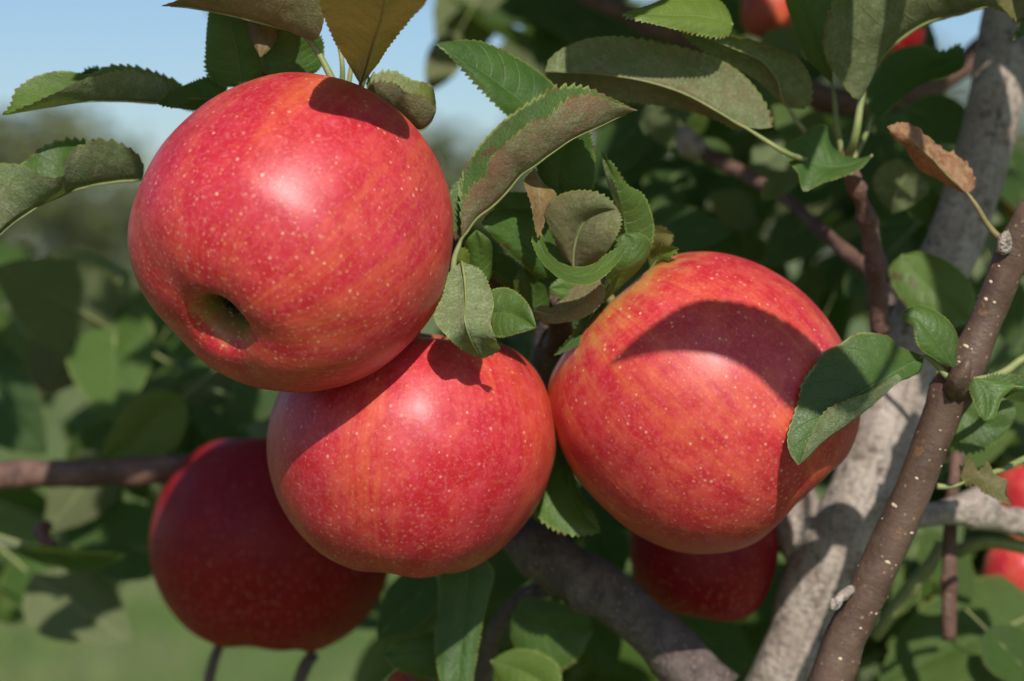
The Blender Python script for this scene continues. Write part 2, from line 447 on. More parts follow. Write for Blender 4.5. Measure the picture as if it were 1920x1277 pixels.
def far_trees():
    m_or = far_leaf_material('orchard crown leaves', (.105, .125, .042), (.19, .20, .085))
    m_far = far_leaf_material('far wood leaves haze tinted', (.13, .15, .10), (.20, .22, .14))  # paler and greyer: distance haze is put into the leaf colour
    def mass(name, label, places, mat, seed):
        V, F = [], []
        for k, (x, y, n, rx, rz, zc, lf) in enumerate(places):
            v, f = crown_mesh(seed + k, n, rx, rz, zc, lf)
            o = len(V); V += [(a + x, b_ + y, c) for a, b_, c in v]; F += [tuple(i + o for i in q) for q in f]
            tv, tf, _ = tube_geo([(x, y, -.1), (x + .03, y, zc * .4), (x, y + .03, zc)], [.09, .07, .04], n=8, seg=6)
            o = len(V); V += [tuple(p) for p in tv]; F += [tuple(i + o for i in q) for q in tf]
        tag(mesh_obj(name, V, F, mat, smooth=False), label, 'trees', kind='stuff')
    g = random.Random(11)
    mass('orchard_row', 'blurred olive green orchard row far behind the apples', [(-9 + 1.75 * k + g.uniform(-.3, .3), 24 + g.uniform(-.8, .8), 1500, 1.5, g.uniform(1.1, 1.35) + (.45 if k > 5 else 0), 1.85 + (.95 if k > 5 else 0), .13) for k in range(11)], m_or, 20)
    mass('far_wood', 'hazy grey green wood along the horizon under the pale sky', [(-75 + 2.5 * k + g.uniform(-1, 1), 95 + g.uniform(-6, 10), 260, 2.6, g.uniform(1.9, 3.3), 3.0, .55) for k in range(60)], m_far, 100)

ground(); far_trees()

# ------------------------------------------------------------------ the apple tree: limbs, branches, twigs
TRUNK_FOOT = at(1405, 1277, 95)
tree = empty('apple_tree', (TRUNK_FOOT.x - .05, TRUNK_FOOT.y + .03, 0))
tag(tree, 'apple tree with pale grey limbs, brown twigs and serrated leaves round the red apples', 'tree')

def limb(name, pts, rad_px, mat, bump=.12, bscale=120, seg=16, knobs=(), label=None, spots=0, extra=(), seed=None):
    """pts: (px, py, depth mm); rad_px: radius in photo pixels at that point"""
    P = [at(*p) for p in pts] + [Vector(e[:3]) for e in extra]
    rad = [r * (D0 + p[2] / 1000) / FOC for r, p in zip(rad_px, pts)] + [e[3] for e in extra]
    v, f, u = tube_geo(P, rad, seg=seg, bump=bump, bscale=bscale, seed=seed if seed is not None else rng.uniform(0, 50), knobs=knobs)
    o = mesh_obj(name, v, f, mat, tree, uv=u)
    if label: o['label'] = label
    if spots:
        n = len(v) // seg; geo = []
        for k in range(spots):
            i = rng.randrange(2, n - 2); j = rng.randrange(seg)
            a, b = v[i * seg + j], v[i * seg + (j + 1) % seg]
            p = a + (b - a) * rng.random()
            c = v[i * seg:(i + 1) * seg].mean(0); nn = p - c; nn /= np.linalg.norm(nn)
            ax = v[(i + 1) * seg + j] - v[i * seg + j]; ax /= np.linalg.norm(ax); sd = np.cross(nn, ax)
            s = rng.choice((.25, .3, .4, .55, .62)) * rng.uniform(.85, 1.15) * 1e-3; e = rng.uniform(.8, 1.6)
            ring = [p + (ax * math.cos(t) * .8 + sd * math.sin(t) * e) * s * q + nn * h * s for q, h in ((1.0, -.05), (.7, .32)) for t in np.linspace(0, 2 * math.pi, 8, endpoint=False)]
            vv = np.array(ring + [p + nn * .42 * s])
            ff = [(q, (q + 1) % 8, 8 + (q + 1) % 8, 8 + q) for q in range(8)] + [(8 + q, 8 + (q + 1) % 8, 16) for q in range(8)]
            geo.append((vv, ff, np.zeros((17, 2))))
        vv, ff, uu = join_geo(geo)
        tag(mesh_obj('lenticels', vv, ff, M_DOT, o), kind='stuff')
    return o

ground_pt = (tree.location.x, tree.location.y)
limb('trunk', [(1900, -60, 105), (1885, 60, 100), (1865, 200, 95), (1830, 330, 95), (1780, 470, 95), (1725, 600, 95), (1685, 740, 95), (1650, 850, 92), (1600, 970, 90), (1545, 1080, 90), (1500, 1190, 92), (1460, 1290, 95)],
     [48, 50, 52, 50, 52, 56, 60, 64, 68, 70, 64, 62], M_GREY, bump=.17, bscale=60, seg=48,
     knobs=((.50, .10, .02), (.56, .12, .02), (.30, .12, .02)),
     extra=[(TRUNK_FOOT.x - .012, TRUNK_FOOT.y + .008, 1.12, .013), (TRUNK_FOOT.x - .03, TRUNK_FOOT.y + .02, .8, .018), (ground_pt[0], ground_pt[1], .3, .026), (ground_pt[0], ground_pt[1], -.05, .036)],
     label='pale grey limb with dappled shade')
limb('branch', [(1545, 1040, 92), (1500, 990, 98), (1475, 930, 108), (1480, 850, 125), (1500, 760, 150)], [62, 60, 54, 44, 32], M_GREY, bump=.2, bscale=70, seg=18)
limb('branch', [(1700, 640, 95), (1655, 560, 108), (1640, 480, 118)], [44, 30, 22], M_BARK, bump=.2)
limb('branch', [(1345, 1310, 60), (1290, 1255, 62), (1215, 1175, 64), (1130, 1110, 66), (1040, 1050, 70), (975, 1005, 76), (950, 930, 85), (975, 830, 84), (1015, 730, 72), (1035, 650, 62), (1030, 570, 54)],
     [54, 52, 47, 48, 44, 42, 40, 38, 36, 34, 20], M_BARK, bump=.22, bscale=90, seg=18, knobs=((.32, .25, .03), (.42, .3, .03)),
     label='dark shaded branch')
limb('branch', [(1030, 700, 66), (1046, 655, 58), (1052, 610, 50), (1042, 560, 40)], [26, 28, 22, 12], M_TWIG, bump=.3, bscale=200, knobs=((.4, .3, .06),))
limb('branch', [(1120, 1115, 72), (1070, 1100, 80), (1000, 1110, 90), (950, 1150, 100), (920, 1215, 110), (905, 1290, 118)], [24, 21, 18, 17, 17, 18], M_BARK, bump=.3)
# the sharp brown twig on the right
limb('twig', [(1945, 395, 4), (1915, 445, 6), (1885, 510, 8), (1850, 600, 10), (1815, 675, 11), (1785, 735, 12), (1745, 830, 14), (1715, 915, 16), (1672, 1010, 18), (1630, 1100, 20), (1585, 1200, 22), (1545, 1310, 24), (1500, 1440, 30), (1462, 1600, 60), (1440, 1800, 95)],
     [34, 34, 32, 31, 36, 38, 35, 36, 36, 37, 39, 42, 46, 50, 60], M_TWIG, bump=.12, bscale=170, seg=26, knobs=((.235, .22, .012), (.0, .1, .02)), spots=110,
     label='smooth brown twig dotted with pale lenticels')
limb('spur', [(1597, 1105, 18), (1572, 1125, 12), (1563, 1140, 10), (1560, 1122, 9)], [9, 10, 8, 3], M_GREY, bump=.3, bscale=500, seg=8)
limb('spur', [(1880, 470, 4), (1885, 446, 2), (1888, 434, 1)], [16, 12, 5], M_GREY, bump=.4, bscale=600, seg=10)
limb('spur', [(1790, 735, 8), (1800, 705, 2), (1812, 690, 0), (1816, 672, 0)], [22, 19, 14, 7], M_TWIG, bump=.4, bscale=400, seg=12)
limb('twig', [(1652, 620, 70), (1645, 540, 62), (1638, 470, 56), (1622, 400, 50), (1604, 350, 46), (1590, 305, 44), (1580, 285, 43)], [21, 19, 17, 16, 15, 13, 8], M_RED, bump=.35, bscale=260, seg=12, knobs=((.35, .25, .03), (.6, .3, .03), (.78, .35, .03)),
     label='knobbly reddish brown spur twig')
limb('twig', [(1648, 520, 68), (1590, 475, 85), (1530, 425, 100), (1470, 368, 115), (1400, 330, 130), (1310, 280, 140)], [15, 14, 13, 13, 14, 15], M_RED, bump=.25)
limb('branch', [(1880, 60, 190), (1760, 150, 180), (1640, 190, 170), (1530, 180, 165), (1400, 110, 165), (1290, 70, 170), (1160, 20, 180), (1060, -30, 190)], [26, 26, 26, 25, 24, 22, 20, 18], M_RED, bump=.25)
limb('branch', [(1690, 965, 70), (1770, 960, 75), (1830, 955, 80), (1880, 975, 85), (1960, 990, 95)], [24, 24, 32, 27, 27], M_GREY, bump=.3, knobs=((.5, .3, .06),))
limb('twig', [(1795, 850, 95), (1783, 960, 92), (1780, 1080, 92), (1780, 1200, 92)], [12, 13, 14, 13], M_RED, bump=.25, knobs=((.7, .35, .03),))
limb('branch', [(-60, 895, 150), (40, 888, 150), (130, 890, 148), (230, 885, 145), (320, 878, 145), (420, 870, 150), (560, 850, 155), (760, 830, 130), (960, 900, 90)], [27, 27, 25, 25, 24, 23, 24, 26, 32], M_RED, bump=.25, knobs=((.3, .2, .02),),
     label='blurred reddish branch behind the shaded apple')
limb('twig', [(90, 985, 150), (75, 1000, 145), (95, 1025, 145), (130, 1060, 150)], [10, 14, 13, 8], M_RED, bump=.3)
limb('twig', [(415, 1205, 150), (400, 1240, 150), (388, 1300, 152)], [9, 10, 11], M_BARK, bump=.2)
limb('twig', [(590, 1225, 140), (572, 1250, 140), (555, 1300, 140)], [11, 12, 12], M_BARK, bump=.2)
limb('spur', [(1310, 280, 140), (1290, 265, 136), (1282, 240, 134)], [20, 26, 12], M_GREY, bump=.4, seg=10)
# overhead shoot that carries the leaves above the top apple
limb('twig', [(470, 190, 28), (500, 120, 24), (480, 60, 26), (450, -10, 34), (440, -120, 40)], [16, 15, 14, 14, 15], M_TWIG, bump=.3, seg=10)
limb('twig', [(1035, 590, 42), (960, 560, 36), (880, 500, 30), (800, 400, 36), (720, 300, 36), (660, 210, 30), (640, 160, 20)], [22, 22, 22, 20, 18, 17, 12], M_TWIG, bump=.3, seg=10)

# ------------------------------------------------------------------ apples
PROFILE = [(0, .44), (.05, .47), (.14, .60), (.27, .76), (.43, .86), (.60, .865), (.78, .76), (.92, .53), (.99, .25), (1.0, .02), (.97, -.24), (.89, -.50), (.76, -.71), (.62, -.82), (.46, -.875), (.32, -.87), (.225, -.81), (.17, -.71), (.12, -.61), (.06, -.57), (0, -.56)]
PROFILE_R = [(0, .44), (.05, .48), (.14, .62), (.26, .77), (.42, .86), (.58, .83), (.76, .68), (.91, .42), (.985, .14), (.99, -.1), (.94, -.36), (.84, -.58), (.70, -.74), (.54, -.85), (.39, -.90), (.265, -.90), (.185, -.84), (.145, -.73), (.11, -.61), (.06, -.54), (0, -.53)]
PROFILE_T = [(0, .44), (.05, .48), (.14, .62), (.26, .77), (.42, .86), (.60, .84), (.78, .70), (.92, .46), (.99, .20), (1.0, .0), (.96, -.22), (.87, -.43), (.74, -.61), (.60, -.73), (.47, -.80), (.36, -.83), (.27, -.80), (.2, -.72), (.13, -.62), (.07, -.58), (0, -.57)]
def apple(label, pos, rad, axis, mat, spin=0.0, squash=(1, 1, 1), nu=110, nv=150, seed=0.0, lobes=.02, prof=PROFILE, stem=None, calyx=True, cut=1.0, wob=.05, group=None):
    """pos: (px, py, depth); rad in photo pixels at depth 0; axis: direction of the stem end, camera axes"""
    c = at(*pos); Rm = rad * D0 / FOC
    C = catmull([(a, b, 0) for a, b in prof], nu)[:, :2]
    C[0, 0] = 0; C[-1, 0] = 0
    V, SK = [], []
    th = np.linspace(0, 1, nu)
    for i in range(nu):
        t = th[i]
        for j in range(nv):
            a = 2 * math.pi * j / nv
            r, z = abs(C[i, 0]), C[i, 1]
            dv = Vector((math.cos(a) * r, math.sin(a) * r, z))
            k = 1 + wob * mnoise.noise(dv * 1.1 + Vector((seed, 0, seed))) + .010 * mnoise.noise(dv * 3.1 + Vector((0, seed, 0)))
            k += lobes * math.cos(5 * a + seed) * max(0, t - .55) / .45 * min(1, r * 2.2)
            V.append((dv.x * k * squash[0], dv.y * k * squash[1], dv.z * k * squash[2] + .035 * r * math.cos(a + seed)))
            SK.append((math.cos(a), math.sin(a), t))
    V = np.array(V) * Rm
    F = grid_faces(nu, nv, wrap=True, flip=True)
    F = [tuple(reversed(f)) for f in F]
    o = mesh_obj('apple', V, F, mat, attrs={'skin': SK}, origin=(0, 0, 0))
    q = cdir(*axis).to_track_quat('Z', 'Y')
    o.rotation_mode = 'QUATERNION'; o.rotation_quaternion = q @ Matrix.Rotation(spin, 3, 'Z').to_quaternion()
    o.location = c
    tag(o, label, 'apple', group)
    # stem in the upper hollow
    sp = [(0, 0, .42), (.01, .01, .62), (.04, .02, .85), (.09, .03, 1.08)] if stem is None else stem
    v, f, u = tube_geo(np.array(sp) * Rm, [.0017, .0012, .0012, .0020], n=14, seg=9, bump=.2, bscale=300)
    s = mesh_obj('stem', v, f, M_STEM, uv=u, origin=(0, 0, 0)); s.parent = o
    if calyx:
        geo = []
        for k in range(5):
            a = 2 * math.pi * k / 5 + seed
            e1 = Vector((math.cos(a), math.sin(a), 0)); e2 = Vector((-math.sin(a), math.cos(a), 0))
            rows = []
            for t in np.linspace(0, 1, 7):
                p = e1 * (.075 * (1 - t) + .015 + .05 * t * t) + Vector((0, 0, -.56 - .16 * math.sin(t * 2.2)))
                wd = .055 * (1 - t) ** .7 * (1 + .3 * math.sin(7 * t + k))
                rows += [tuple((p - e2 * wd) * Rm), tuple((p + e1 * .012) * Rm), tuple((p + e2 * wd) * Rm)]
            geo.append((np.array(rows), grid_faces(7, 3), np.zeros((21, 2))))
        for k in range(9):
            a = k * 2.4; r0 = .03
            v, f, u = tube_geo([(math.cos(a) * r0 * Rm, math.sin(a) * r0 * Rm, -.53 * Rm), (math.cos(a) * r0 * 1.6 * Rm, math.sin(a) * r0 * 1.6 * Rm, -.64 * Rm)], [.0003, .0002], n=4, seg=5)
            geo.append((v, f, u))
        vv, ff, uu = join_geo(geo)
        k = mesh_obj('calyx', vv, ff, M_CALYX, origin=(0, 0, 0)); k.parent = o
    return o

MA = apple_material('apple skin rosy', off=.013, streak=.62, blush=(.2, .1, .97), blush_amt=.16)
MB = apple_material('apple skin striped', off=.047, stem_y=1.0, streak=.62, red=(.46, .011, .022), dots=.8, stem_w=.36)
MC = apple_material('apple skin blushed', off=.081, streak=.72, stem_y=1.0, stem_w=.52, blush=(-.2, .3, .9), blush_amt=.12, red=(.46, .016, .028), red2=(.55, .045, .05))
MD = apple_material('apple skin shade darkened', off=.113, streak=.15, stem_y=.4, red=(.22, .004, .009), red2=(.26, .006, .011), pink=(.28, .012, .02), orange=(.33, .04, .012), dots=.3, coat=.04, spec=.2)  # deeper, duller red: the shade on these apples is put into the skin
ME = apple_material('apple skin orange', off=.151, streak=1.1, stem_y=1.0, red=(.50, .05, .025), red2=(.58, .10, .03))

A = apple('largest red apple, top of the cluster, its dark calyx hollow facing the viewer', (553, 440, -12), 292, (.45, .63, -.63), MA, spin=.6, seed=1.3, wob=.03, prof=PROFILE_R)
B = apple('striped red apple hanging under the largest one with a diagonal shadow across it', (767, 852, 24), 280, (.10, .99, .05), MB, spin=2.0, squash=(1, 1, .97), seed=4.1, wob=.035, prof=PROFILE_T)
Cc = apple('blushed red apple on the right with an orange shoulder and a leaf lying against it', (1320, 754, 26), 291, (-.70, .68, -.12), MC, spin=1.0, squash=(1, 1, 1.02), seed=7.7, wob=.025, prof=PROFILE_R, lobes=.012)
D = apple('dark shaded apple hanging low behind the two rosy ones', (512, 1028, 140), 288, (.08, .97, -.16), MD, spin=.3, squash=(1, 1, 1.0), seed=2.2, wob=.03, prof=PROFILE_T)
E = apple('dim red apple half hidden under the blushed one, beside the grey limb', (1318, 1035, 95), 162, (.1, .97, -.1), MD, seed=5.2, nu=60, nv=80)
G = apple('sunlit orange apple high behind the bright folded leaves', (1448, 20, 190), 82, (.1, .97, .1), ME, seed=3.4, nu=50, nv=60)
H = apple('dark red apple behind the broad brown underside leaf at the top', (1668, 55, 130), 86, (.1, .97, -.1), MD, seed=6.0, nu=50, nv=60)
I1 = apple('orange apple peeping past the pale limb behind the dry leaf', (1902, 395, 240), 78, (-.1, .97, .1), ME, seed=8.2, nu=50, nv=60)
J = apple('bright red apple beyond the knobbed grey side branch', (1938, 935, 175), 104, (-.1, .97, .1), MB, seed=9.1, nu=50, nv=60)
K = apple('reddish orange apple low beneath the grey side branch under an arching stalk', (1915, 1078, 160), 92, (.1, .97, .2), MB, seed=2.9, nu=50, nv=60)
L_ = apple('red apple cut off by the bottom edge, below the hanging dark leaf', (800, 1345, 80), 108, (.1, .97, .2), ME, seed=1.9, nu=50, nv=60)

# ------------------------------------------------------------------ leaves traced one by one
def row3(pts, d, off=0.0):
    n = len(pts); out = []
    for i, p in enumerate(pts):
        s = i / max(1, n - 1)
        dd = np.interp(s, np.linspace(0, 1, len(d)), d)
        if len(p) > 2: out.append(tuple(at(p[0], p[1], p[2])))
        else: out.append(tuple(at(p[0], p[1], dd + off * math.sin(math.pi * min(max(s * .9 + .05, 0), 1)) ** .6)))
    return out

def loft(rows, midk, name, ns=132, nh=9, bulge=0.0, teeth=26, tooth=1.05, wave=.35, crumple=0.0, quilt=.10, seed=0.0, color=(0, 0, 0, 1), parent=None, label=None, petiole=None, prad=.75, rib=True, crease=1.0):
    """rows: world polylines from base to tip, left edge ... midrib (index midk) ... right edge, seen from the upper side"""
    s = np.linspace(0, 1, ns)
    Rw = np.array([catmull(r, ns) for r in rows])                    # k, ns, 3
    cols, vv = [], []
    def half(sub, v0, v1):
        K = len(sub)
        tt = np.linspace(0, 1, nh)
        out = np.empty((ns, nh, 3))
        if K == 2:
            out = sub[0][:, None, :] * (1 - tt)[None, :, None] + sub[1][:, None, :] * tt[None, :, None]
        else:
            for i in range(ns): out[i] = catmull(np.array([q[i] for q in sub]) + np.arange(K)[:, None] * 1e-9, nh)
        return out
    left = half(Rw[:midk + 1], -1, 0); right = half(Rw[midk:], 0, 1)
    G = np.concatenate([left, right[:, 1:]], axis=1)                   # ns, nv, 3
    nv = G.shape[1]
    v = np.linspace(-1, 1, nv)
    def normals(G):
        ds = np.gradient(G, axis=0); dt = np.gradient(G, axis=1)
        N = np.cross(dt, ds); N /= np.linalg.norm(N, axis=2)[..., None] + 1e-12
        return N, ds
    N, ds = normals(G)
    av = np.abs(v)
    win = np.sin(np.pi * np.clip(s, 0, 1)) ** .5
    prof = bulge * 1e-3 * 4 * av * (1 - av)
    disp = prof[None, :] * win[:, None]
    for i in range(ns):
        for j in range(nv):
            p = Vector(G[i, j])
            w_ = mnoise.noise(p * 90 + Vector((seed, 0, 0))) * wave * 1e-3 * (.25 + .75 * av[j]) * win[i] + mnoise.noise(p * 240 + Vector((0, seed, 0))) * wave * .25e-3 * win[i]
            ph = 9 * s[i] - 1.9 * av[j] ** 1.25 + (.5 if v[j] > 0 else 0)
            w_ += quilt * 1e-3 * (abs(math.sin(math.pi * (ph - .5))) - .5) * min(1, av[j] * 4) * win[i]
            if crumple: w_ += crumple * 1e-3 * (mnoise.noise(p * 420) + .6 * mnoise.noise(p * 900)) * (.4 + av[j]) * win[i]
            disp[i, j] += w_
    G = G + N * disp[..., None]
    # saw-toothed margins, teeth leaning to the tip
    ln = np.concatenate([[0], np.cumsum(np.linalg.norm(np.diff(Rw[midk], axis=0), axis=1))])[-1]
    tw = np.clip(np.minimum(s / .12, (1 - s) / .05), 0, 1)
    for e, inn in ((0, 1), (nv - 1, nv - 2)):
        out = G[:, e] - G[:, inn]; out /= np.linalg.norm(out, axis=1)[:, None] + 1e-9
        tg = np.gradient(G[:, e], axis=0); tg /= np.linalg.norm(tg, axis=1)[:, None] + 1e-9
        elen = np.concatenate([[0], np.cumsum(np.linalg.norm(np.diff(G[:, e], axis=0), axis=1))]); elen /= elen[-1] + 1e-9
        ph = elen * teeth + .13 * np.sin(elen * 41 + seed)
        fr = ph - np.floor(ph)
        amp = tooth * 1e-3 * (.7 + .5 * np.sin(np.floor(ph) * 12.9 + seed))
        saw = np.where(fr < .72, (fr / .72) ** 1.25, (1 - fr) / .28) * 1.0
        G[:, e] += out * (saw * amp * tw)[:, None] + tg * (saw * amp * .45 * tw)[:, None]
    V = G.reshape(-1, 3)
    uv = np.stack([np.repeat(s, nv), np.tile(v * .5 + .5, ns)], axis=1)
    F = grid_faces(ns, nv, flip=False)
    o = mesh_obj(name, V, F, M_LEAF, parent, uv=uv)
    o.color = color
    if label: o['label'] = label
    # stalk and raised rib under the leaf
    geo = []
    midc = (len(left[0]) - 1)
    if rib:
        Nn, _ = normals(G)
        rrn = np.linspace(1, .18, ns) * prad * .5e-3
        C = G[:, midc] - Nn[:, midc] * (rrn * .95)[:, None]
        ks = np.linspace(0, int(ns * .93), 26).astype(int)
        rr = np.linspace(1, .18, 26) * prad * .5e-3
        P = [tuple(C[k]) for k in ks]
        if petiole:
            b0 = Rw[midk][0]; bd = (CAMM.inverted() @ Vector(b0)).z * -1000 - D0 * 1000
            pp = [tuple(at(q[0], q[1], q[2] if len(q) > 2 else bd)) for q in reversed(petiole)]
            P = pp + P; rr = np.concatenate([np.linspace(prad * 1.15e-3, prad * .8e-3, len(pp)), rr])
        geo.append(tube_geo(P, rr, n=70, seg=8))
    if geo:
        v_, f_, u_ = join_geo(geo)
        mesh_obj('petiole', v_, f_, M_STALK if color[2] < .5 else M_STEM, o, uv=u_)
    return o

def leaf(mid, d, Ls, Rs, dl=0.0, dr=0.0, name='leaf', extraL=None, **kw):
    rows = []
    m = row3(mid, d)
    def edge(pts, off):
        r = row3(pts, list(np.interp(np.linspace(.06, .95, 5), np.linspace(0, 1, len(d)), d)), off)
        return [m[0]] + r + [m[-1]]
    midk = 0
    for (pts, off) in (Ls if isinstance(Ls[0][0], list) else [(Ls, dl)]):
        rows.append(edge(pts, off)); midk += 1
    rows.append(m)
    for (pts, off) in (Rs if isinstance(Rs[0][0], list) else [(Rs, dr)]):
        rows.append(edge(pts, off))
    kw.setdefault('seed', rng.uniform(0, 60))
    return loft(rows, midk, name, parent=tree, **kw)

BR = (.35, .0, .0, 1)
# --- left edge
leaf([(345, 185), (300, 191), (230, 188), (160, 190), (90, 200), (40, 209), (3, 215)], [22, 8, 0], [(330, 165), (290, 145), (238, 134), (200, 139), (158, 148), (110, 172), (60, 196), (20, 212)],
     [(340, 160), (306, 144), (252, 127), (202, 126), (165, 141), (140, 136), (100, 135), (60, 148), (30, 172), (20, 200)], -5, 7, bulge=-.6, color=(.1, .35, .0, 1), label='long folded leaf pointing out to the sky')
leaf([(420, 185), (385, 185), (345, 185), (296, 195)], [24, 12, 2], [(400, 200), (350, 204), (318, 200)], [(428, 138), (395, 143), (358, 156), (322, 172)], 0, 6, color=(0, .1, 0, .9))
leaf([(268, 335), (180, 344), (126, 360), (72, 387), (36, 410), (0, 440), (-40, 480)], [24, 8, 0], [(268, 306), (248, 284), (216, 270), (180, 267), (137, 288), (122, 308), (118, 333), (97, 335), (68, 322), (47, 311), (20, 308), (0, 309), (-30, 340)],
     [(262, 300), (230, 275), (176, 267), (144, 263), (108, 266), (72, 281), (45, 305), (5, 330), (-30, 370)], -6, 9, bulge=-.8, color=(.42, .1, 0, 1), label='wavy folded leaf with grey felted underside', wave=.9)
leaf([(200, 148), (175, 140), (152, 137)], [30, 26], [(185, 150), (165, 148)], [(190, 134), (172, 128)], 0, 0, teeth=9, color=(0, 0, 0, .8))
# --- above the top apple
leaf([(455, 165), (444, 95), (428, 30), (415, -8)], [16, 10, 8], [(410, 155), (390, 135), (386, 92), (389, 42), (398, 8)], [(490, 140), (482, 85), (466, 35), (440, 2)], 3, -3, bulge=.8, color=(0, .1, 0, 1.2))
leaf([(505, 10), (495, 45), (492, 80), (488, 108)], [6, 2], [(530, 30), (524, 62), (506, 92)], [(455, 30), (462, 55), (478, 88)], 4, 4, bulge=.6, color=(1.0, .0, .55, .75), teeth=14, tooth=.5, label='small rust brown leaf')
leaf([(553, 152), (556, 112), (553, 80), (533, 46)], [12, 6], [(497, 135), (493, 112), (500, 85), (516, 60)], [(602, 125), (607, 92), (600, 70), (566, 50)], 3, 2, bulge=.8, color=(0, .05, 0, 1.1))
leaf([(556, 56), (500, 44), (430, 27), (360, 15), (302, 11)], [0, -4, -6], [(590, 76), (606, 40), (604, -5), (570, -40), (480, -45), (390, -22), (330, 2)], [(566, 38), (500, 8), (430, -8), (350, -2)], -11, 9, bulge=-.8, color=(.45, .7, .25, 1.1), tooth=.4,
     petiole=[(575, 70), (597, 100), (615, 133), (628, 160)], prad=.85, label='broad olive brown leaf, underside lit through')
leaf([(676, 160), (688, 118), (700, 75), (714, 35), (722, -20), (725, -70)], [0, -38, -76], [(700, 132), (731, 85), (766, 38), (800, -2), (790, -55)], [(655, 125), (632, 85), (612, 40), (598, -5), (610, -50)], -3, -3, bulge=1.2, color=(.5, .7, .35, 1.1), prad=.9, tooth=.4,
     petiole=[(674, 172), (668, 185)], label='rust brown leaf seen from below')
leaf([(688, 168), (720, 195), (760, 225), (790, 243), (808, 228), (817, 205)], [2, -2, -4], [(690, 150), (734, 134), (775, 150), (806, 158), (816, 180)], [(694, 158), (744, 160), (760, 172), (797, 182), (814, 202)], 6, -7, bulge=-.8, color=(.8, .7, .1, 1), teeth=16, label='small curled leaf touching the top apple')
for pts in ([(628, 60, 6), (638, 95, 4), (642, 125, 4), (641, 165, 6)], [(668, 95, 10), (660, 120, 8), (655, 150, 8), (652, 175, 8)], [(720, 90, 6), (700, 115, 2), (686, 140, 0), (676, 165, 2)]):
    limb('petiole', pts, [4, 4.5, 5, 6], M_STALK, bump=.05, seg=8)
# --- upper middle
leaf([(1035, 235), (962, 178), (892, 127), (815, 82)], [14, 8, 2], [(990, 235), (960, 222), (940, 206), (899, 162), (862, 122), (835, 96)], [(1060, 190), (1043, 165), (1018, 140), (985, 118), (946, 97), (892, 78), (842, 78)], -2, 7, bulge=1.0, color=(.0, .0, 0, .95), label='dark green leaf half in shadow')
leaf([(866, 447), (892, 409), (921, 387), (950, 358), (978, 326), (1000, 312), (1029, 290), (1072, 261), (1126, 236), (1173, 214), (1196, 207)], [2, -6, -12], [(866, 365), (870, 325), (899, 274), (928, 241), (964, 212), (1007, 187), (1040, 169), (1072, 164), (1108, 169), (1144, 184), (1175, 198)],
     [(868, 400), (888, 350), (914, 328), (916, 303), (939, 277), (964, 256), (1000, 230), (1029, 223), (1047, 205), (1072, 187), (1108, 180), (1150, 192)], 6, -7, bulge=-.9, color=(.95, .0, 0, 1.15), teeth=34, tooth=1.3, petiole=[(860, 462), (852, 485), (850, 520)], label='folded leaf with red stained underside', ns=170)
leaf([(1395, 238), (1340, 205), (1280, 174), (1200, 150), (1110, 138), (1022, 135)], [26, 22, 22], [(1445, 235), (1436, 200), (1413, 162), (1384, 133), (1345, 110), (1280, 92), (1216, 79), (1150, 70), (1095, 75), (1050, 95), (1030, 114)],
     [(1390, 243), (1334, 220), (1260, 202), (1180, 190), (1100, 178), (1050, 164), (1028, 148)], 2, 8, bulge=.9, color=(.62, .35, .1, .95), teeth=34, petiole=[(1430, 260), (1465, 282), (1540, 302, 48)], label='long dull olive leaf seen from below with brown blotches')
leaf([(1375, 46), (1320, 32), (1250, 29), (1166, 26)], [16, 12, 6], [(1366, 64), (1300, 60), (1250, 50), (1195, 36)], [(1362, 15), (1330, -10), (1270, -12), (1215, 10)], -3, 9, bulge=.8, color=(0, .55, 0, 1.25), label='bright green leaf tip at the top')
leaf([(1478, 202), (1466, 180), (1458, 150), (1430, 115), (1380, 92), (1320, 70), (1262, 52)], [40, 30, 22], [(1512, 200), (1521, 165), (1512, 130), (1490, 105), (1450, 88), (1400, 72), (1340, 58), (1290, 51)], [(1470, 196), (1440, 165), (1400, 138), (1350, 112), (1310, 85), (1280, 62)], -3, 3, bulge=.9, color=(.2, .45, 0, 1.0), petiole=[(1490, 222), (1508, 245), (1560, 290, 48)], label='grey backed leaf curling down')
leaf([(1560, 158), (1545, 110), (1525, 60), (1510, 0), (1505, -50)], [46, 40], [(1540, 137), (1514, 108), (1496, 72), (1481, 29), (1472, -25)], [(1562, 130), (1553, 78), (1556, 28), (1580, -25)], 2, -4, bulge=.5, color=(0, .4, 0, 1.2), petiole=[(1564, 180), (1568, 225), (1580, 296, 48)], tooth=.5, label='narrow bright green leaf')
leaf([(1632, 130), (1660, 95), (1700, 62), (1748, 37), (1800, 25), (1850, 12), (1905, 5)], [36, 28, 20], [(1656, 95), (1700, 55), (1760, 28), (1830, 10)], [(1610, 185), (1575, 150), (1550, 110), (1546, 75), (1555, 30), (1580, -20), (1680, -60), (1800, -45), (1870, -12)], 14, -6, bulge=-1.2, color=(.25, .45, .1, .85), petiole=[(1615, 190), (1605, 250), (1588, 300, 46)], prad=1.15, teeth=36, label='broad olive leaf seen from below with pale veins')
leaf([(1636, 218), (1680, 160), (1750, 125), (1808, 108)], [62, 56], [(1625, 185), (1645, 130), (1680, 95), (1725, 87), (1770, 97), (1798, 86)], [(1650, 218), (1680, 192), (1715, 164), (1780, 140), (1805, 125)], 4, -8, bulge=-.8, color=(0, 0, 0, .9), petiole=[(1626, 245), (1600, 298, 48)], wave=.9)
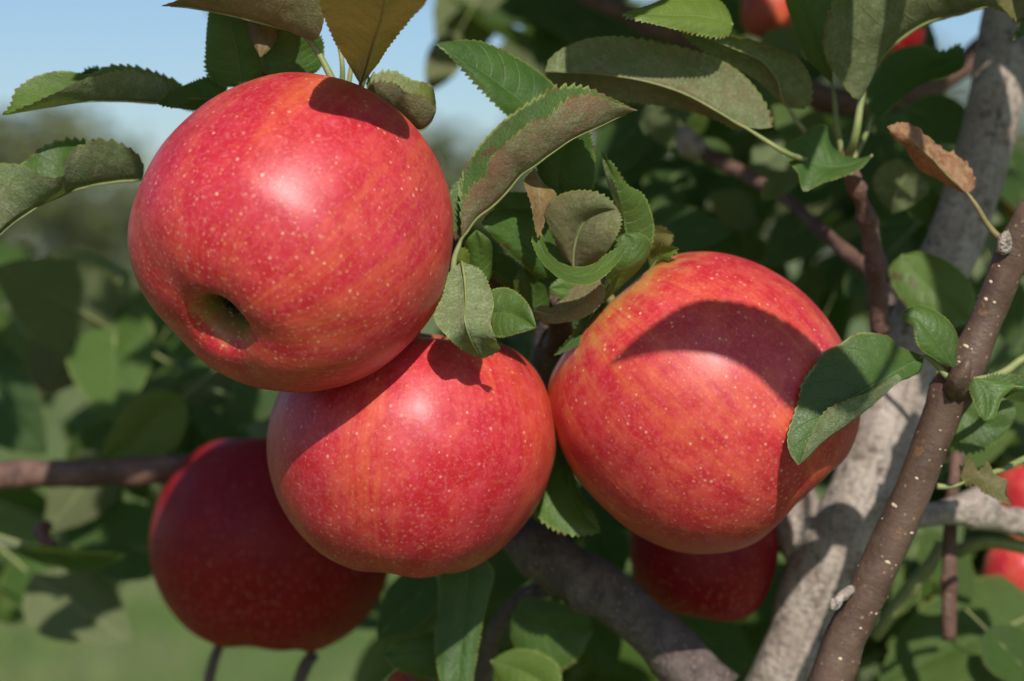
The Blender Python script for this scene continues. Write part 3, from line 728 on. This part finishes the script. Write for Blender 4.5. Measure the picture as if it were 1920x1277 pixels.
leaf([(1815, 364), (1780, 332), (1745, 295), (1705, 262), (1663, 237)], [16, 12, 10], [(1803, 361), (1784, 350), (1748, 332), (1713, 307), (1694, 275), (1676, 257)], [(1828, 346), (1820, 324), (1806, 302), (1784, 286), (1759, 268), (1734, 250), (1716, 237), (1695, 231)], 7, 7, bulge=.8, color=(0, 0, 1, .95), wave=1.3, quilt=.12, tooth=1.2, teeth=18, crumple=.45, petiole=[(1830, 385), (1850, 418), (1866, 438), (1882, 452)], prad=.8, label='dry curled brown leaf')
leaf([(1636, 290), (1580, 312), (1540, 310), (1500, 297), (1463, 283)], [36, 33], [(1622, 308), (1590, 325), (1545, 343), (1507, 358), (1494, 325), (1476, 302)], [(1608, 297), (1578, 290), (1560, 272), (1546, 236), (1528, 238), (1500, 258), (1478, 268)], -4, 5, bulge=.3, color=(.2, 0, 0, 1), wave=1.0, tooth=.5, label='ragged star shaped leaf at the spur tip')
leaf([(1502, 335), (1465, 345), (1428, 374)], [70, 66], [(1490, 350), (1460, 366)], [(1490, 322), (1455, 328), (1435, 350)], 0, 0, teeth=12, color=(.2, .2, .1, .9))
leaf([(1673, 400), (1680, 360), (1700, 322), (1688, 298)], [88, 82], [(1702, 388), (1740, 350), (1722, 322)], [(1650, 372), (1640, 335), (1656, 308)], 0, 0, color=(.2, .5, .1, .9))
leaf([(1690, 478), (1725, 520), (1770, 562), (1822, 604)], [78, 66], [(1732, 474), (1790, 500), (1824, 552)], [(1672, 500), (1690, 562), (1750, 606), (1790, 609)], 0, 0, bulge=.6, color=(0, .3, 0, 1.1))
# --- right
leaf([(1790, 694), (1765, 655), (1740, 620), (1715, 597), (1690, 592)], [4, 2, 4], [(1772, 684), (1745, 668), (1724, 650), (1717, 625), (1712, 608), (1696, 602)], [(1794, 660), (1796, 632), (1782, 605), (1757, 585), (1730, 574), (1705, 578)], -2, 3, bulge=.9, color=(.1, .1, 0, 1.05), tooth=.5, petiole=[(1797, 706), (1804, 716)], label='small leaf with a browned nicked edge')
leaf([(1732, 668), (1690, 690), (1648, 715), (1600, 745), (1560, 790), (1520, 840), (1497, 873)], [6, -6, -16], [([(1690, 696), (1672, 708), (1630, 735), (1590, 750), (1545, 775), (1522, 815), (1505, 852)], -7), ([(1725, 692), (1690, 718), (1645, 757), (1600, 792), (1550, 827), (1515, 860)], -2)],
     [(1712, 660), (1685, 650), (1668, 632), (1640, 625), (1605, 625), (1575, 645), (1545, 660), (1525, 690), (1505, 720), (1497, 755), (1485, 790), (1477, 820), (1480, 847)], 0, 2, bulge=.5, color=(.25, .0, 0, .95), tooth=.45, teeth=30, petiole=[(1752, 680), (1775, 705), (1795, 718), (1805, 712)], prad=.95, label='leaf lying against the right apple, lower margin rolled')
leaf([(1826, 708), (1848, 733), (1852, 765), (1846, 790)], [4, 0], [(1880, 715), (1902, 722), (1878, 748), (1870, 770), (1860, 786)], [(1818, 722), (1826, 752), (1836, 776)], 0, 0, bulge=.6, color=(.1, .15, 0, 1.15), tooth=.6, teeth=14, wave=.9)
leaf([(1835, 715), (1880, 722), (1930, 728), (1990, 735)], [6, 2], [(1860, 706), (1910, 704), (1960, 715)], [([(1860, 735), (1905, 752), (1960, 752)], 3), ([(1880, 745), (1912, 735), (1960, 742)], -4)], 0, 0, color=(.1, .1, 0, 1))
leaf([(1757, 695), (1800, 760), (1850, 800), (1898, 795)], [34, 30], [(1800, 715), (1860, 735), (1898, 760)], [(1748, 760), (1770, 822), (1812, 848), (1862, 830)], 0, 0, bulge=.5, color=(0, .1, 0, .95))
leaf([(1806, 905), (1830, 895), (1862, 908), (1897, 947)], [26, 24], [(1803, 876), (1822, 866), (1836, 884), (1852, 868), (1868, 892), (1887, 900), (1884, 922)], [(1812, 908), (1830, 908), (1842, 920), (1866, 934)], 0, 0, color=(.6, .1, .35, .85), wave=1.2, tooth=1.0, teeth=12, petiole=[(1785, 912), (1757, 912)], label='tattered leaf with a brown tip')
leaf([(1970, 18), (1925, 25), (1882, 10), (1842, 5)], [18, 14], [(1925, 44), (1888, 24)], [(1930, -14), (1880, -8)], -3, 3, color=(.3, .3, .3, .9), teeth=14)
leaf([(1955, 20), (1925, 45), (1898, 76)], [16, 12], [(1935, 60), (1912, 70)], [(1930, 30), (1905, 55)], 0, 0, color=(.1, 0, .1, .7), teeth=10)
limb('petiole', [(1960, 660, 12), (1920, 672, 12), (1880, 700, 10), (1840, 712, 8), (1815, 712, 8)], [10, 8, 8, 8, 9], M_STALK, bump=.05, seg=8)
limb('petiole', [(1990, 850, 40), (1930, 858, 36), (1880, 880, 30), (1850, 890, 26)], [8, 7, 6, 5], M_STALK, bump=.05, seg=8)
limb('petiole', [(1795, 1035, 100), (1850, 1016, 96), (1900, 1022, 96), (1960, 1040, 96)], [13, 13, 12, 12], M_STALK, bump=.05, seg=8)
limb('petiole', [(1640, 1195, 112), (1700, 1110, 106), (1750, 1050, 104), (1762, 1015, 104)], [12, 14, 13, 8], M_STALK, bump=.05, seg=8)
# --- centre cluster
leaf([(1052, 372), (1046, 330), (1058, 280), (1085, 215)], [16, 10], [(1020, 352), (1007, 312), (1020, 265), (1050, 235)], [(1105, 365), (1116, 320), (1110, 275), (1100, 240)], 0, 0, bulge=.8, color=(0, 0, 0, .95))
leaf([(1182, 462), (1168, 400), (1160, 362), (1142, 318), (1127, 283)], [12, 6, 2], [([(1172, 440), (1168, 402), (1160, 370), (1148, 340), (1137, 316)], -6), ([(1160, 440), (1156, 396), (1148, 374), (1136, 345), (1128, 312)], -2)], [(1216, 462), (1226, 428), (1220, 396), (1204, 364), (1174, 345), (1150, 310)], 0, 3, bulge=.4, color=(.3, .2, 0, 1.15), label='twisted pale green leaf')
leaf([(1003, 316), (1010, 360), (1012, 405), (1008, 446)], [4, -4], [(1022, 345), (1042, 362), (1026, 402), (1014, 435)], [(988, 330), (984, 345), (995, 380), (1002, 420)], 4, -4, color=(1.0, .0, .55, 1.25), tooth=.6, teeth=16, label='small pink brown leaf blade standing upright')
leaf([(1003, 425), (1010, 455), (1024, 480), (1052, 508), (1090, 518), (1140, 496), (1178, 455)], [0, -5, -6], [(1016, 440), (1022, 462), (1046, 490), (1075, 500), (1105, 498), (1140, 476)], [(998, 450), (1010, 482), (1034, 510), (1070, 531), (1106, 532), (1146, 505)], 3, -4, color=(.3, .1, 0, 1.2), tooth=.35, label='hooked green leaf edge', wave=.2)
leaf([(1076, 503), (1078, 460), (1098, 415), (1158, 392)], [8, 4, -2], [(1110, 496), (1140, 468), (1158, 438), (1163, 412)], [(1055, 478), (1036, 438), (1024, 392), (1045, 368), (1085, 358), (1128, 366)], -7, -5, bulge=-1.8, color=(.5, .7, .22, .85), tooth=.8, label='cupped leaf showing its brownish underside')
leaf([(1050, 524), (1010, 482), (960, 440), (903, 418)], [18, 10, 4], [(1020, 524), (975, 489), (930, 449), (912, 430)], [(1064, 490), (1052, 430), (1010, 396), (960, 391), (920, 397)], -2, 4, bulge=.9, color=(0, 0, 0, 1))
leaf([(1130, 567), (1150, 527), (1177, 490), (1184, 458), (1170, 438)], [10, 2, 2], [(1136, 532), (1144, 490), (1148, 455)], [(1162, 537), (1197, 505), (1217, 480), (1220, 455), (1206, 440)], 2, 3, bulge=1.0, color=(0, .2, 0, 1.15), tooth=.3, label='glossy green leaf on the right apple shoulder')
leaf([(1220, 505), (1240, 480), (1273, 466)], [18, 12], [(1217, 482), (1240, 461)], [(1236, 498), (1258, 482)], 0, 0, teeth=12, color=(0, .5, 0, 1.2))
leaf([(1205, 470), (1230, 440), (1262, 440)], [36, 32], [(1215, 435), (1240, 425)], [(1230, 465), (1255, 460)], 0, 0, teeth=12, color=(.4, .4, .3, .9))
leaf([(906, 552), (901, 500), (897, 465), (893, 431)], [8, 0], [(884, 522), (872, 480), (878, 450)], [(919, 522), (923, 480), (914, 448)], 1, 3, bulge=.8, color=(0, .2, 0, 1.1), tooth=.7)
leaf([(880, 520), (868, 500), (860, 462)], [6, 2], [(862, 505), (852, 480)], [(884, 500), (874, 470)], 0, 0, teeth=10, color=(0, .9, 0, 1.2))
leaf([(866, 491), (872, 530), (874, 570), (872, 604), (884, 640), (906, 672)], [-6, -16, -26, -14], [(846, 508), (832, 555), (814, 598), (840, 632), (878, 662)], [(898, 506), (916, 535), (926, 572), (920, 608), (930, 638), (934, 658)], 2, 0, bulge=1.0, color=(.25, .1, .0, 1.1), tooth=.4, label='grey green leaf folded over between the apples')
leaf([(908, 592), (940, 586), (975, 597), (1006, 615)], [8, 2], [(916, 548), (946, 540), (972, 552), (994, 577)], [(912, 620), (935, 631), (975, 624)], 2, -1, bulge=.7, color=(0, .1, 0, 1.15), tooth=.4, label='small green leaf above the striped apple')
leaf([(1000, 582), (1040, 594), (1085, 577), (1126, 530)], [12, 6], [(1015, 602), (1055, 606), (1095, 596), (1124, 572), (1134, 545)], [(1016, 572), (1040, 576), (1056, 552), (1092, 525), (1122, 516)], -5, 5, bulge=-1.5, color=(.9, .4, .25, 1.1), tooth=.3, label='cupped pinkish leaf')
leaf([(1130, 555), (1095, 612), (1038, 667)], [14, 8], [(1132, 590), (1092, 642)], [(1110, 575), (1072, 627)], 0, 2, color=(0, 0, 0, .9), teeth=18)
leaf([(860, 340), (862, 390), (858, 440)], [14, 8], [(868, 360), (868, 420)], [(850, 350), (846, 420)], 0, 0, color=(0, .1, 0, 1), teeth=14)
leaf([(1060, 470), (1110, 440), (1160, 430), (1205, 372)], [16, 12], [(1080, 430), (1120, 395), (1170, 370)], [(1085, 480), (1140, 465), (1190, 425)], 0, 2, bulge=.8, color=(0, .2, 0, 1.2))
leaf([(1000, 560), (960, 520), (925, 500), (905, 470)], [26, 20], [(965, 545), (930, 525), (908, 500)], [(1000, 530), (975, 495), (935, 475)], 0, 2, bulge=.8, color=(0, .1, 0, 1.05))
leaf([(1040, 395), (1000, 385), (960, 395), (925, 380)], [26, 22], [(1000, 405), (960, 415), (935, 400)], [(1015, 365), (975, 360), (940, 366)], 0, 2, bulge=.6, color=(0, .3, 0, 1.1))
leaf([(850, 650), (860, 625), (880, 600), (905, 600)], [20, 12], [(845, 630), (862, 602), (885, 588)], [(868, 645), (890, 630), (905, 615)], 0, 2, color=(0, .9, 0, 1.2), teeth=14)
leaf([(1140, 590), (1110, 560), (1075, 545), (1030, 540)], [16, 10], [(1120, 590), (1080, 572), (1045, 556)], [(1125, 548), (1085, 522), (1050, 522)], 0, 2, bulge=.7, color=(0, .2, 0, 1.1), tooth=.6)
leaf([(985, 610), (1000, 570), (1000, 535), (985, 500)], [22, 16], [(968, 590), (968, 555), (972, 520)], [(1020, 590), (1030, 555), (1012, 520)], 0, 2, bulge=.7, color=(0, .1, 0, 1.0))
# --- under the apples
leaf([(1052, 800), (1058, 890), (1080, 950), (1126, 998)], [46, 40, 34], [(1066, 840), (1084, 915), (1108, 963)], [(1022, 880), (1001, 953), (1034, 987), (1078, 1001)], 2, -3, bulge=1.0, color=(0, .15, 0, 1.15), label='leaf hanging in the gap under the right apple')
leaf([(880, 1030), (871, 1150), (862, 1250), (850, 1340)], [52, 46], [(922, 1070), (917, 1116), (905, 1160), (895, 1205), (889, 1250), (880, 1305)], [(826, 1080), (823, 1140), (819, 1215), (826, 1280)], 0, 2, bulge=.8, color=(0, 0, 0, .9), teeth=40, label='long dark leaf hanging below the striped apple')
leaf([(856, 1225), (790, 1225), (720, 1228)], [64, 58], [(818, 1272), (766, 1260), (735, 1246)], [(822, 1188), (762, 1198), (735, 1212)], 0, 0, bulge=.6, color=(0, 0, 0, .85))
leaf([(920, 1240), (985, 1262), (1050, 1304)], [70, 60], [(952, 1222), (1002, 1224), (1048, 1252)], [(940, 1290), (985, 1320)], 0, 0, bulge=.6, color=(0, .4, 0, 1.2))
leaf([(960, 1152), (1030, 1180), (1112, 1180)], [84, 76], [(985, 1125), (1045, 1130), (1090, 1150)], [(965, 1210), (1020, 1262), (1075, 1240)], 0, 0, bulge=.6, color=(0, .1, 0, .9))

# --- the leaf overhead, nearer the viewer, that shades the right apple
def sunward(pts, gap): return [tuple(at(x, y, -9) + sdir * gap) for x, y in pts]
SH = [sunward(p, .19) for p in ([(1150, 652), (1215, 598), (1325, 530), (1440, 540), (1560, 590), (1650, 700)], [(1150, 652), (1260, 618), (1390, 610), (1520, 655), (1650, 700)], [(1150, 652), (1290, 662), (1400, 694), (1490, 760), (1590, 790), (1650, 700)])]
loft(SH, 1, 'leaf', parent=tree, bulge=.5, color=(0, .2, 0, 1), label='leaf above the frame shading the right apple', seed=3)
pb = Vector(SH[1][-1]); tb = at(1560, -330, 60)
v, f, u = tube_geo([pb, pb + Vector((.006, .006, .008)), pb + Vector((.008, .05, .03)), tb, tb + Vector((0, .12, .05))], [.0008, .0010, .0022, .0032, .004], n=40, seg=8, bump=.15, bscale=200)
mesh_obj('twig', v, f, M_TWIG, tree, uv=u)

# ------------------------------------------------------------------ softer leaves farther back (five shapes, copied)
def generic_mesh(k):
    g = random.Random(40 + k)
    L = 1.0; ns, nh = 60, 7
    s = np.linspace(0, 1, ns)
    wv = .30 * (np.sin(np.pi * s ** .85) ** .8) * (1 - .25 * s)
    droop = g.uniform(-.35, .30); fold = g.uniform(-.1, .55); tw = g.uniform(-.5, .5)
    v = np.linspace(-1, 1, 2 * nh - 1)
    V = []
    for i in range(ns):
        z0 = droop * (s[i] ** 2) * .6; x0 = s[i] - abs(droop) * .10 * s[i] ** 2
        ang = tw * (s[i] - .3)
        tooth = ((s[i] * 26) % 1) * .018 * (1 if .1 < s[i] < .96 else 0)
        for q in v:
            y = q * (wv[i] + (tooth if abs(q) == 1 else 0)); z = fold * abs(y) * (1 - .5 * abs(q)) + .02 * mnoise.noise(Vector((s[i] * 5, y * 9, k * 3.3)))
            V.append((x0, y * math.cos(ang) - z * math.sin(ang), z0 + y * math.sin(ang) + z * math.cos(ang)))
    V = np.array(V)
    uv = np.stack([np.repeat(s, len(v)), np.tile(v * .5 + .5, ns)], axis=1)
    F = grid_faces(ns, len(v), flip=True)
    o = mesh_obj('leaf', V, F, M_LEAF, uv=uv, origin=(0, 0, 0))
    vv, ff, uu = tube_geo([(-.42, 0, -.10), (-.25, .0, -.055), (0, 0, -.012), (.3, 0, droop * .054 - .012), (.6, 0, droop * .216 - .010), (.9, 0, droop * .486 - .008)], [.015, .012, .009, .008, .006, .003], n=30, seg=6)
    p = mesh_obj('petiole', vv, ff, M_STALK, uv=uu, origin=(0, 0, 0)); p.parent = o
    return o, p
PROTO = [generic_mesh(k) for k in range(6)]
used = set()
def gleaf(base, tip, wid=1.0, roll=0.0, color=(0, 0, 0, 1), k=None):
    """base, tip: (px, py, depth); roll 0: upper side to the viewer, 180: underside"""
    k = rng.randrange(6) if k is None else k
    p0, p1 = at(*base), at(*tip)
    x = (p1 - p0); ln = x.length; x = x.normalized()
    z = cdir(0, .25, 1); z = (z - x * z.dot(x)).normalized(); y = z.cross(x)
    M = Matrix((x, y, z)).transposed() @ Matrix.Rotation(R(roll), 3, 'X')
    src, ps = PROTO[k]
    if k in used: o = src.copy(); p = ps.copy(); COL.objects.link(o); COL.objects.link(p); p.parent = o
    else: o, p = src, ps; used.add(k)
    o.parent = tree
    o.rotation_mode = 'QUATERNION'; o.rotation_quaternion = M.to_quaternion()
    o.scale = (ln, ln * wid, ln)
    o.location = p0 - Vector(tree.location)
    o.color = color
    return o

GL = [
 # left middle distance
 ((250, 640, 150), (-30, 480, 130), 1.0, 165, (.1, .3, .1, .8)), ((215, 575, 150), (210, 790, 128), 1.15, 12, (0, .2, 0, 1.1)),
 ((345, 745, 120), (180, 880, 112), 1.0, -25, (0, .6, 0, 1.25)), ((150, 590, 170), (75, 760, 160), 1.2, 170, (.6, .1, .2, .75)),
 ((-40, 700, 160), (85, 850, 150), 1.2, 10, (0, 0, 0, .75)), ((-60, 640, 170), (35, 690, 165), 1, 20, (0, 0, 0, .7)),
 ((-60, 985, 105), (215, 1112, 85), .75, 95, (.25, .1, 0, 1.0)), ((60, 1080, 150), (245, 1215, 140), 1.3, 150, (0, .3, .1, .85)),
 ((330, 1050, 150), (110, 975, 150), 1.25, 14, (0, .1, 0, .8)), ((210, 850, 150), (85, 1000, 140), 1.1, 165, (.3, .2, .1, .7)),
 ((130, 880, 160), (240, 790, 150), .9, 20, (0, .1, 0, .75)), ((420, 690, 150), (310, 800, 140), 1.1, 10, (0, 0, 0, .75)),
 ((470, 760, 150), (330, 720, 140), 1.1, 160, (0, .1, 0, .7)), ((520, 700, 140), (430, 800, 140), 1.2, 8, (0, 0, 0, .8)),
 ((300, 640, 170), (260, 720, 160), 1, 0, (0, 0, 0, .7)), ((480, 860, 170), (370, 760, 165), 1.1, 15, (0, .1, 0, .7)),
 ((-30, 1150, 200), (90, 1090, 190), 1.0, 30, (0, .3, 0, 1.1)), ((310, 930, 190), (200, 830, 180), 1, 0, (0, .1, 0, .8)),
 # under and between the apples
 ((820, 1080, 90), (700, 1190, 84), 1.1, 10, (0, 0, 0, .85)), ((760, 1100, 110), (760, 1210, 100), 1.0, 150, (0, .2, 0, .8)),
 ((1000, 1010, 120), (930, 1120, 110), 1.1, 0, (0, .1, 0, .8)), ((1130, 980, 120), (1150, 1100, 112), 1.2, 10, (0, 0, 0, .7)),
 ((1100, 1120, 130), (1150, 1260, 120), 1.1, 20, (0, .1, 0, .8)), ((1210, 1120, 130), (1420, 1260, 110), .9, 5, (0, .1, 0, .95)),
 ((1180, 1080, 150), (1330, 1200, 140), 1.1, 0, (0, .2, 0, .95)), ((960, 1060, 140), (860, 1010, 130), 1.1, 0, (0, 0, 0, .7)),
 ((940, 1210, 140), (830, 1260, 130), 1.0, 0, (0, .1, 0, .8)), ((1090, 900, 110), (1180, 990, 100), 1.1, 0, (0, 0, 0, .6)),
 ((1010, 880, 130), (1110, 830, 120), 1.1, 0, (0, 0, 0, .6)), ((880, 1120, 150), (1000, 1230, 140), 1.0, 0, (0, .3, 0, .85)),
 # behind the leaf cluster
 ((1060, 560, 80), (930, 480, 70), 1.1, 0, (0, 0, 0, .7)), ((1100, 590, 90), (980, 560, 80), 1.1, 0, (0, 0, 0, .6)), ((1200, 420, 120), (1375, 440, 110), .9, 10, (0, 0, 0, .8)),
 ((1240, 260, 170), (1150, 330, 160), 1.1, 0, (0, .1, 0, .8)), ((1200, 230, 150), (1100, 340, 150), 1.1, 0, (0, 0, 0, .8)), ((1290, 300, 160), (1200, 400, 150), 1.1, 20, (0, .1, 0, .75)),
 ((1290, 260, 138), (1200, 225, 130), .9, 160, (.1, .5, .1, 1)), ((1290, 260, 138), (1330, 190, 130), .7, 20, (0, .6, 0, 1.1)), ((1300, 270, 138), (1390, 330, 128), .9, 0, (0, .2, 0, .9)),
 # top: broad blurred leaves against the sky
 ((920, -60, 250), (830, 130, 240), 1.1, 160, (.1, .6, .1, .85)), ((1330, 90, 200), (980, 25, 190), .7, 8, (0, .1, 0, .7)), ((1150, 0, 210), (900, 30, 200), .8, 8, (0, .1, 0, .7)),
 ((860, 60, 210), (800, 175, 205), .9, 160, (.2, .6, .2, .9)), ((1380, 0, 210), (1280, 60, 200), 1, 0, (0, .1, 0, .8)), ((1180, -50, 220), (1050, 40, 210), 1, 0, (0, 0, 0, .8)),
 # right, behind
 ((1700, 200, 110), (1845, 260, 100), 1.1, 10, (0, .2, 0, .9)), ((1640, 250, 130), (1690, 420, 120), 1.1, 0, (0, .1, 0, .8)), ((1560, 290, 120), (1440, 200, 110), 1.1, 0, (0, .3, 0, .95)),
 ((1600, 330, 130), (1760, 380, 120), 1.0, 0, (0, .1, 0, .8)), ((1480, 260, 140), (1400, 340, 130), 1.0, 160, (0, .4, 0, .9)), ((1530, 400, 160), (1440, 500, 150), 1.1, 0, (0, .2, 0, .85)),
 ((1700, 440, 150), (1580, 560, 140), 1.0, 0, (0, .1, 0, .8)), ((1860, 500, 150), (1900, 640, 140), 1.1, 0, (0, .2, 0, .8)), ((1890, 450, 160), (1800, 520, 150), 1.1, 170, (0, .5, 0, .9)),
 ((1880, 270, 200), (1940, 420, 190), 1.0, 0, (0, 0, 0, .7)), ((1760, 420, 90), (1700, 330, 86), 1.0, 0, (0, .3, 0, .9)), ((1540, 60, 170), (1480, 170, 160), 1.1, 0, (0, .1, 0, .7)),
 ((1780, 860, 120), (1900, 810, 110), 1.0, 0, (0, .3, 0, 1.0)), ((1730, 1000, 130), (1830, 1120, 120), 1.0, 0, (0, .2, 0, .85)), ((1700, 1060, 140), (1640, 1170, 130), 1.1, 0, (0, .2, 0, .85)),
 ((1990, 1130, 130), (1650, 1270, 105), 1.0, 25, (0, .25, 0, .85)), ((1960, 1060, 150), (1800, 1200, 135), 1.1, 0, (0, .1, 0, .8)), ((1720, 1120, 160), (1690, 1280, 150), 1.1, 0, (0, .3, 0, .9)),
 ((1850, 1180, 100), (1960, 1290, 90), 1.2, 10, (0, .1, 0, .8)), ((1640, 1260, 160), (1800, 1300, 150), 1.1, 0, (0, .2, 0, .8)), ((1860, 700, 140), (1960, 800, 130), 1.1, 0, (0, .1, 0, .8)),
 ((1560, 560, 150), (1610, 440, 145), 1.0, 0, (0, 0, 0, .65)), ((1420, 420, 170), (1330, 360, 160), 1.0, 165, (.1, .4, .1, .9)), ((1650, 30, 150), (1760, 110, 140), 1.2, 0, (0, .1, 0, .7)),
]
for b, t, wd, rl, cl in GL:
    f_ = 1.4 if b[0] < 480 and b[1] > 450 else 1.15
    gleaf((*b[:2], b[2] * f_), (*t[:2], t[2] * f_), wd, rl, cl)
# leaves still farther back in the same crown, scattered in loose clumps
CL = [(400, 760, 260, 8), (1000, 1150, 260, 14), (1300, 220, 330, 10), (1640, 350, 360, 7), (1760, 330, 320, 12), (1820, 800, 300, 14), (1800, 1150, 300, 16), (1180, 40, 340, 10), (1900, 600, 360, 10)]
for cx, cy, cd, n in CL:
    for _ in range(n):
        px, py, dd = cx + rng.gauss(0, 110), cy + rng.gauss(0, 90), cd + rng.uniform(-90, 160)
        a = rng.uniform(0, 6.28); ln = rng.uniform(110, 190)
        if px < 330 and py < 470: continue
        gleaf((px, py, dd), (px + math.cos(a) * ln, py + abs(math.sin(a)) * ln * .9, dd - rng.uniform(-20, 30)), rng.uniform(.8, 1.2), rng.choice((0, 20, -30, 40, 160, 190)), (rng.choice((0, 0, .2)), rng.uniform(0, .5), 0, rng.uniform(.75, 1.1)))

# ------------------------------------------------------------------ the rest of the crown, above the picture
def crown_above():
    g = random.Random(17)
    geo = []
    sh = [np.array([(0, 0, 0), (.3, .26, .05), (.65, .24, .0), (1, 0, -.12), (.65, -.24, .0), (.3, -.26, .05), (.45, 0, -.03)]) * s for s in (1,)]
    for k in range(1500):
        y = g.uniform(.575, 1.5); x = g.uniform(-.16, .34) * (.7 + .5 * y)
        z = 1.38 + y * .125 + .03 + .42 * g.random() ** 1.3
        if y < .62 and g.random() < .5: continue
        ln = g.uniform(.042, .068)
        q = Matrix.Rotation(g.uniform(0, 6.28), 3, 'Z') @ Matrix.Rotation(g.uniform(-.9, .9), 3, 'Y') @ Matrix.Rotation(g.uniform(-.8, .8), 3, 'X')
        V = (np.array(q) @ (sh[0] * ln).T).T + np.array((x, y, z))
        geo.append((V, [(0, 1, 6), (1, 2, 6), (2, 3, 6), (3, 4, 6), (4, 5, 6), (5, 0, 6)], np.array([(0, .5), (.3, .9), (.65, .9), (1, .5), (.65, .1), (.3, .1), (.45, .5)])))
    def add(p, lo=.045, hi=.07):
        ln = g.uniform(lo, hi)
        q = Matrix.Rotation(g.uniform(0, 6.28), 3, 'Z') @ Matrix.Rotation(g.uniform(-.7, .7), 3, 'Y') @ Matrix.Rotation(g.uniform(-.7, .7), 3, 'X')
        V = (np.array(q) @ (sh[0] * ln).T).T + np.array(p)
        geo.append((V, [(0, 1, 6), (1, 2, 6), (2, 3, 6), (3, 4, 6), (4, 5, 6), (5, 0, 6)], np.array([(0, .5), (.3, .9), (.65, .9), (1, .5), (.65, .1), (.3, .1), (.45, .5)])))
    for k in range(150):                                        # unseen loose leaves added at front right to shade limb and foliage behind
        x, d, z = g.uniform(.045, .22), g.uniform(-.14, .04), g.uniform(.09, .30)
        if z < .75 * (.03 - d) + .085 or z < (D0 + d) * .16 + .025 or g.random() < .35: continue
        add(CAMM @ Vector((x, z, -(D0 + d))))
    for k in range(95):                                         # more unseen leaves added at front left to shade those behind
        x, d, z = g.uniform(-.15, .03), g.uniform(-.16, -.03), g.uniform(.12, .28)
        if z < .75 * (-.02 - d) + .115 or z < (D0 + d) * .16 + .025 or g.random() < .3: continue
        add(CAMM @ Vector((x, z, -(D0 + d))))
    V, F, U = join_geo(geo)
    o = mesh_obj('foliage', V, F, M_LEAF, tree, uv=U, smooth=False); o.color = (0, .1, 0, 1)
    o['kind'] = 'stuff'
    for a, bb, r0 in (((1895, -60, 105), (1700, -700, 150), .0075), ((1800, -380, 125), (1300, -600, 200), .004), ((1750, -520, 140), (900, -500, 260), .004), ((440, -120, 40), (900, -520, 250), .0025)):
        P = [at(*a), (at(*a) + at(*bb)) / 2 + Vector((0, .01, .02)), at(*bb)]
        v, f, u = tube_geo(P, [r0, r0 * .85, r0 * .6], n=30, seg=10, bump=.2, bscale=80)
        mesh_obj('branch', v, f, M_BARK, tree, uv=u)
crown_above()

# ------------------------------------------------------------------ the inner crown, a soft mass of leaves behind the branches
def inner_crown():
    g = random.Random(23)
    ns, q = 9, np.array([-1, -.5, 0, .5, 1.0])
    s = np.linspace(0, 1, ns)
    geo = []
    def blade(p, ln):
        wv = .29 * np.sin(np.pi * s ** .85) ** .8 * g.uniform(.8, 1.15); fold = g.uniform(0, .6); dr = g.uniform(-.45, .25)
        V = np.array([(a - abs(dr) * .12 * a * a, t * wv[i], fold * abs(t * wv[i]) + dr * a * a * .6) for i, a in enumerate(s) for t in q]) * ln
        m = Matrix.Rotation(g.uniform(0, 6.28), 3, 'Z') @ Matrix.Rotation(g.uniform(-.5, 1.1), 3, 'Y') @ Matrix.Rotation(g.uniform(-1.2, 1.2), 3, 'X')
        V = (np.array(m) @ V.T).T + np.array(p)
        geo.append((V, grid_faces(ns, 5, flip=True), np.stack([np.repeat(s, 5), np.tile(q * .5 + .5, ns)], axis=1)))
    for cx, cy, d, r, n in [(1250, 380, 300, 90, 18), (1490, 210, 330, 90, 16), (1660, 400, 300, 80, 20), (1860, 660, 330, 90, 22), (1720, 1180, 260, 140, 46), (1880, 1040, 260, 120, 44),
                            (1060, 1150, 310, 100, 40), (1260, 1160, 310, 100, 34), (900, 1150, 310, 80, 24), (360, 720, 330, 80, 26), (40, 560, 360, 80, 14), (470, 780, 320, 80, 22), (1130, 60, 400, 120, 22), (1330, 100, 420, 90, 10),
                            (1760, 380, 380, 90, 10), (1830, 860, 300, 90, 26), (110, 1000, 360, 70, 8), (980, 560, 230, 60, 16), (1080, 900, 200, 60, 14)]:
        for _ in range(n):
            p = at(cx + g.gauss(0, r * .62), cy + g.gauss(0, r * .62), max(d + g.gauss(0, 60), 250 if cy > 450 and cx < 1500 else 200))
            blade(p, g.uniform(.035, .065))
    V, F, U = join_geo(geo)
    o = mesh_obj('foliage', V, F, M_LEAF, tree, uv=U); o.color = (0, .15, 0, .9)
    o['kind'] = 'stuff'
inner_crown()
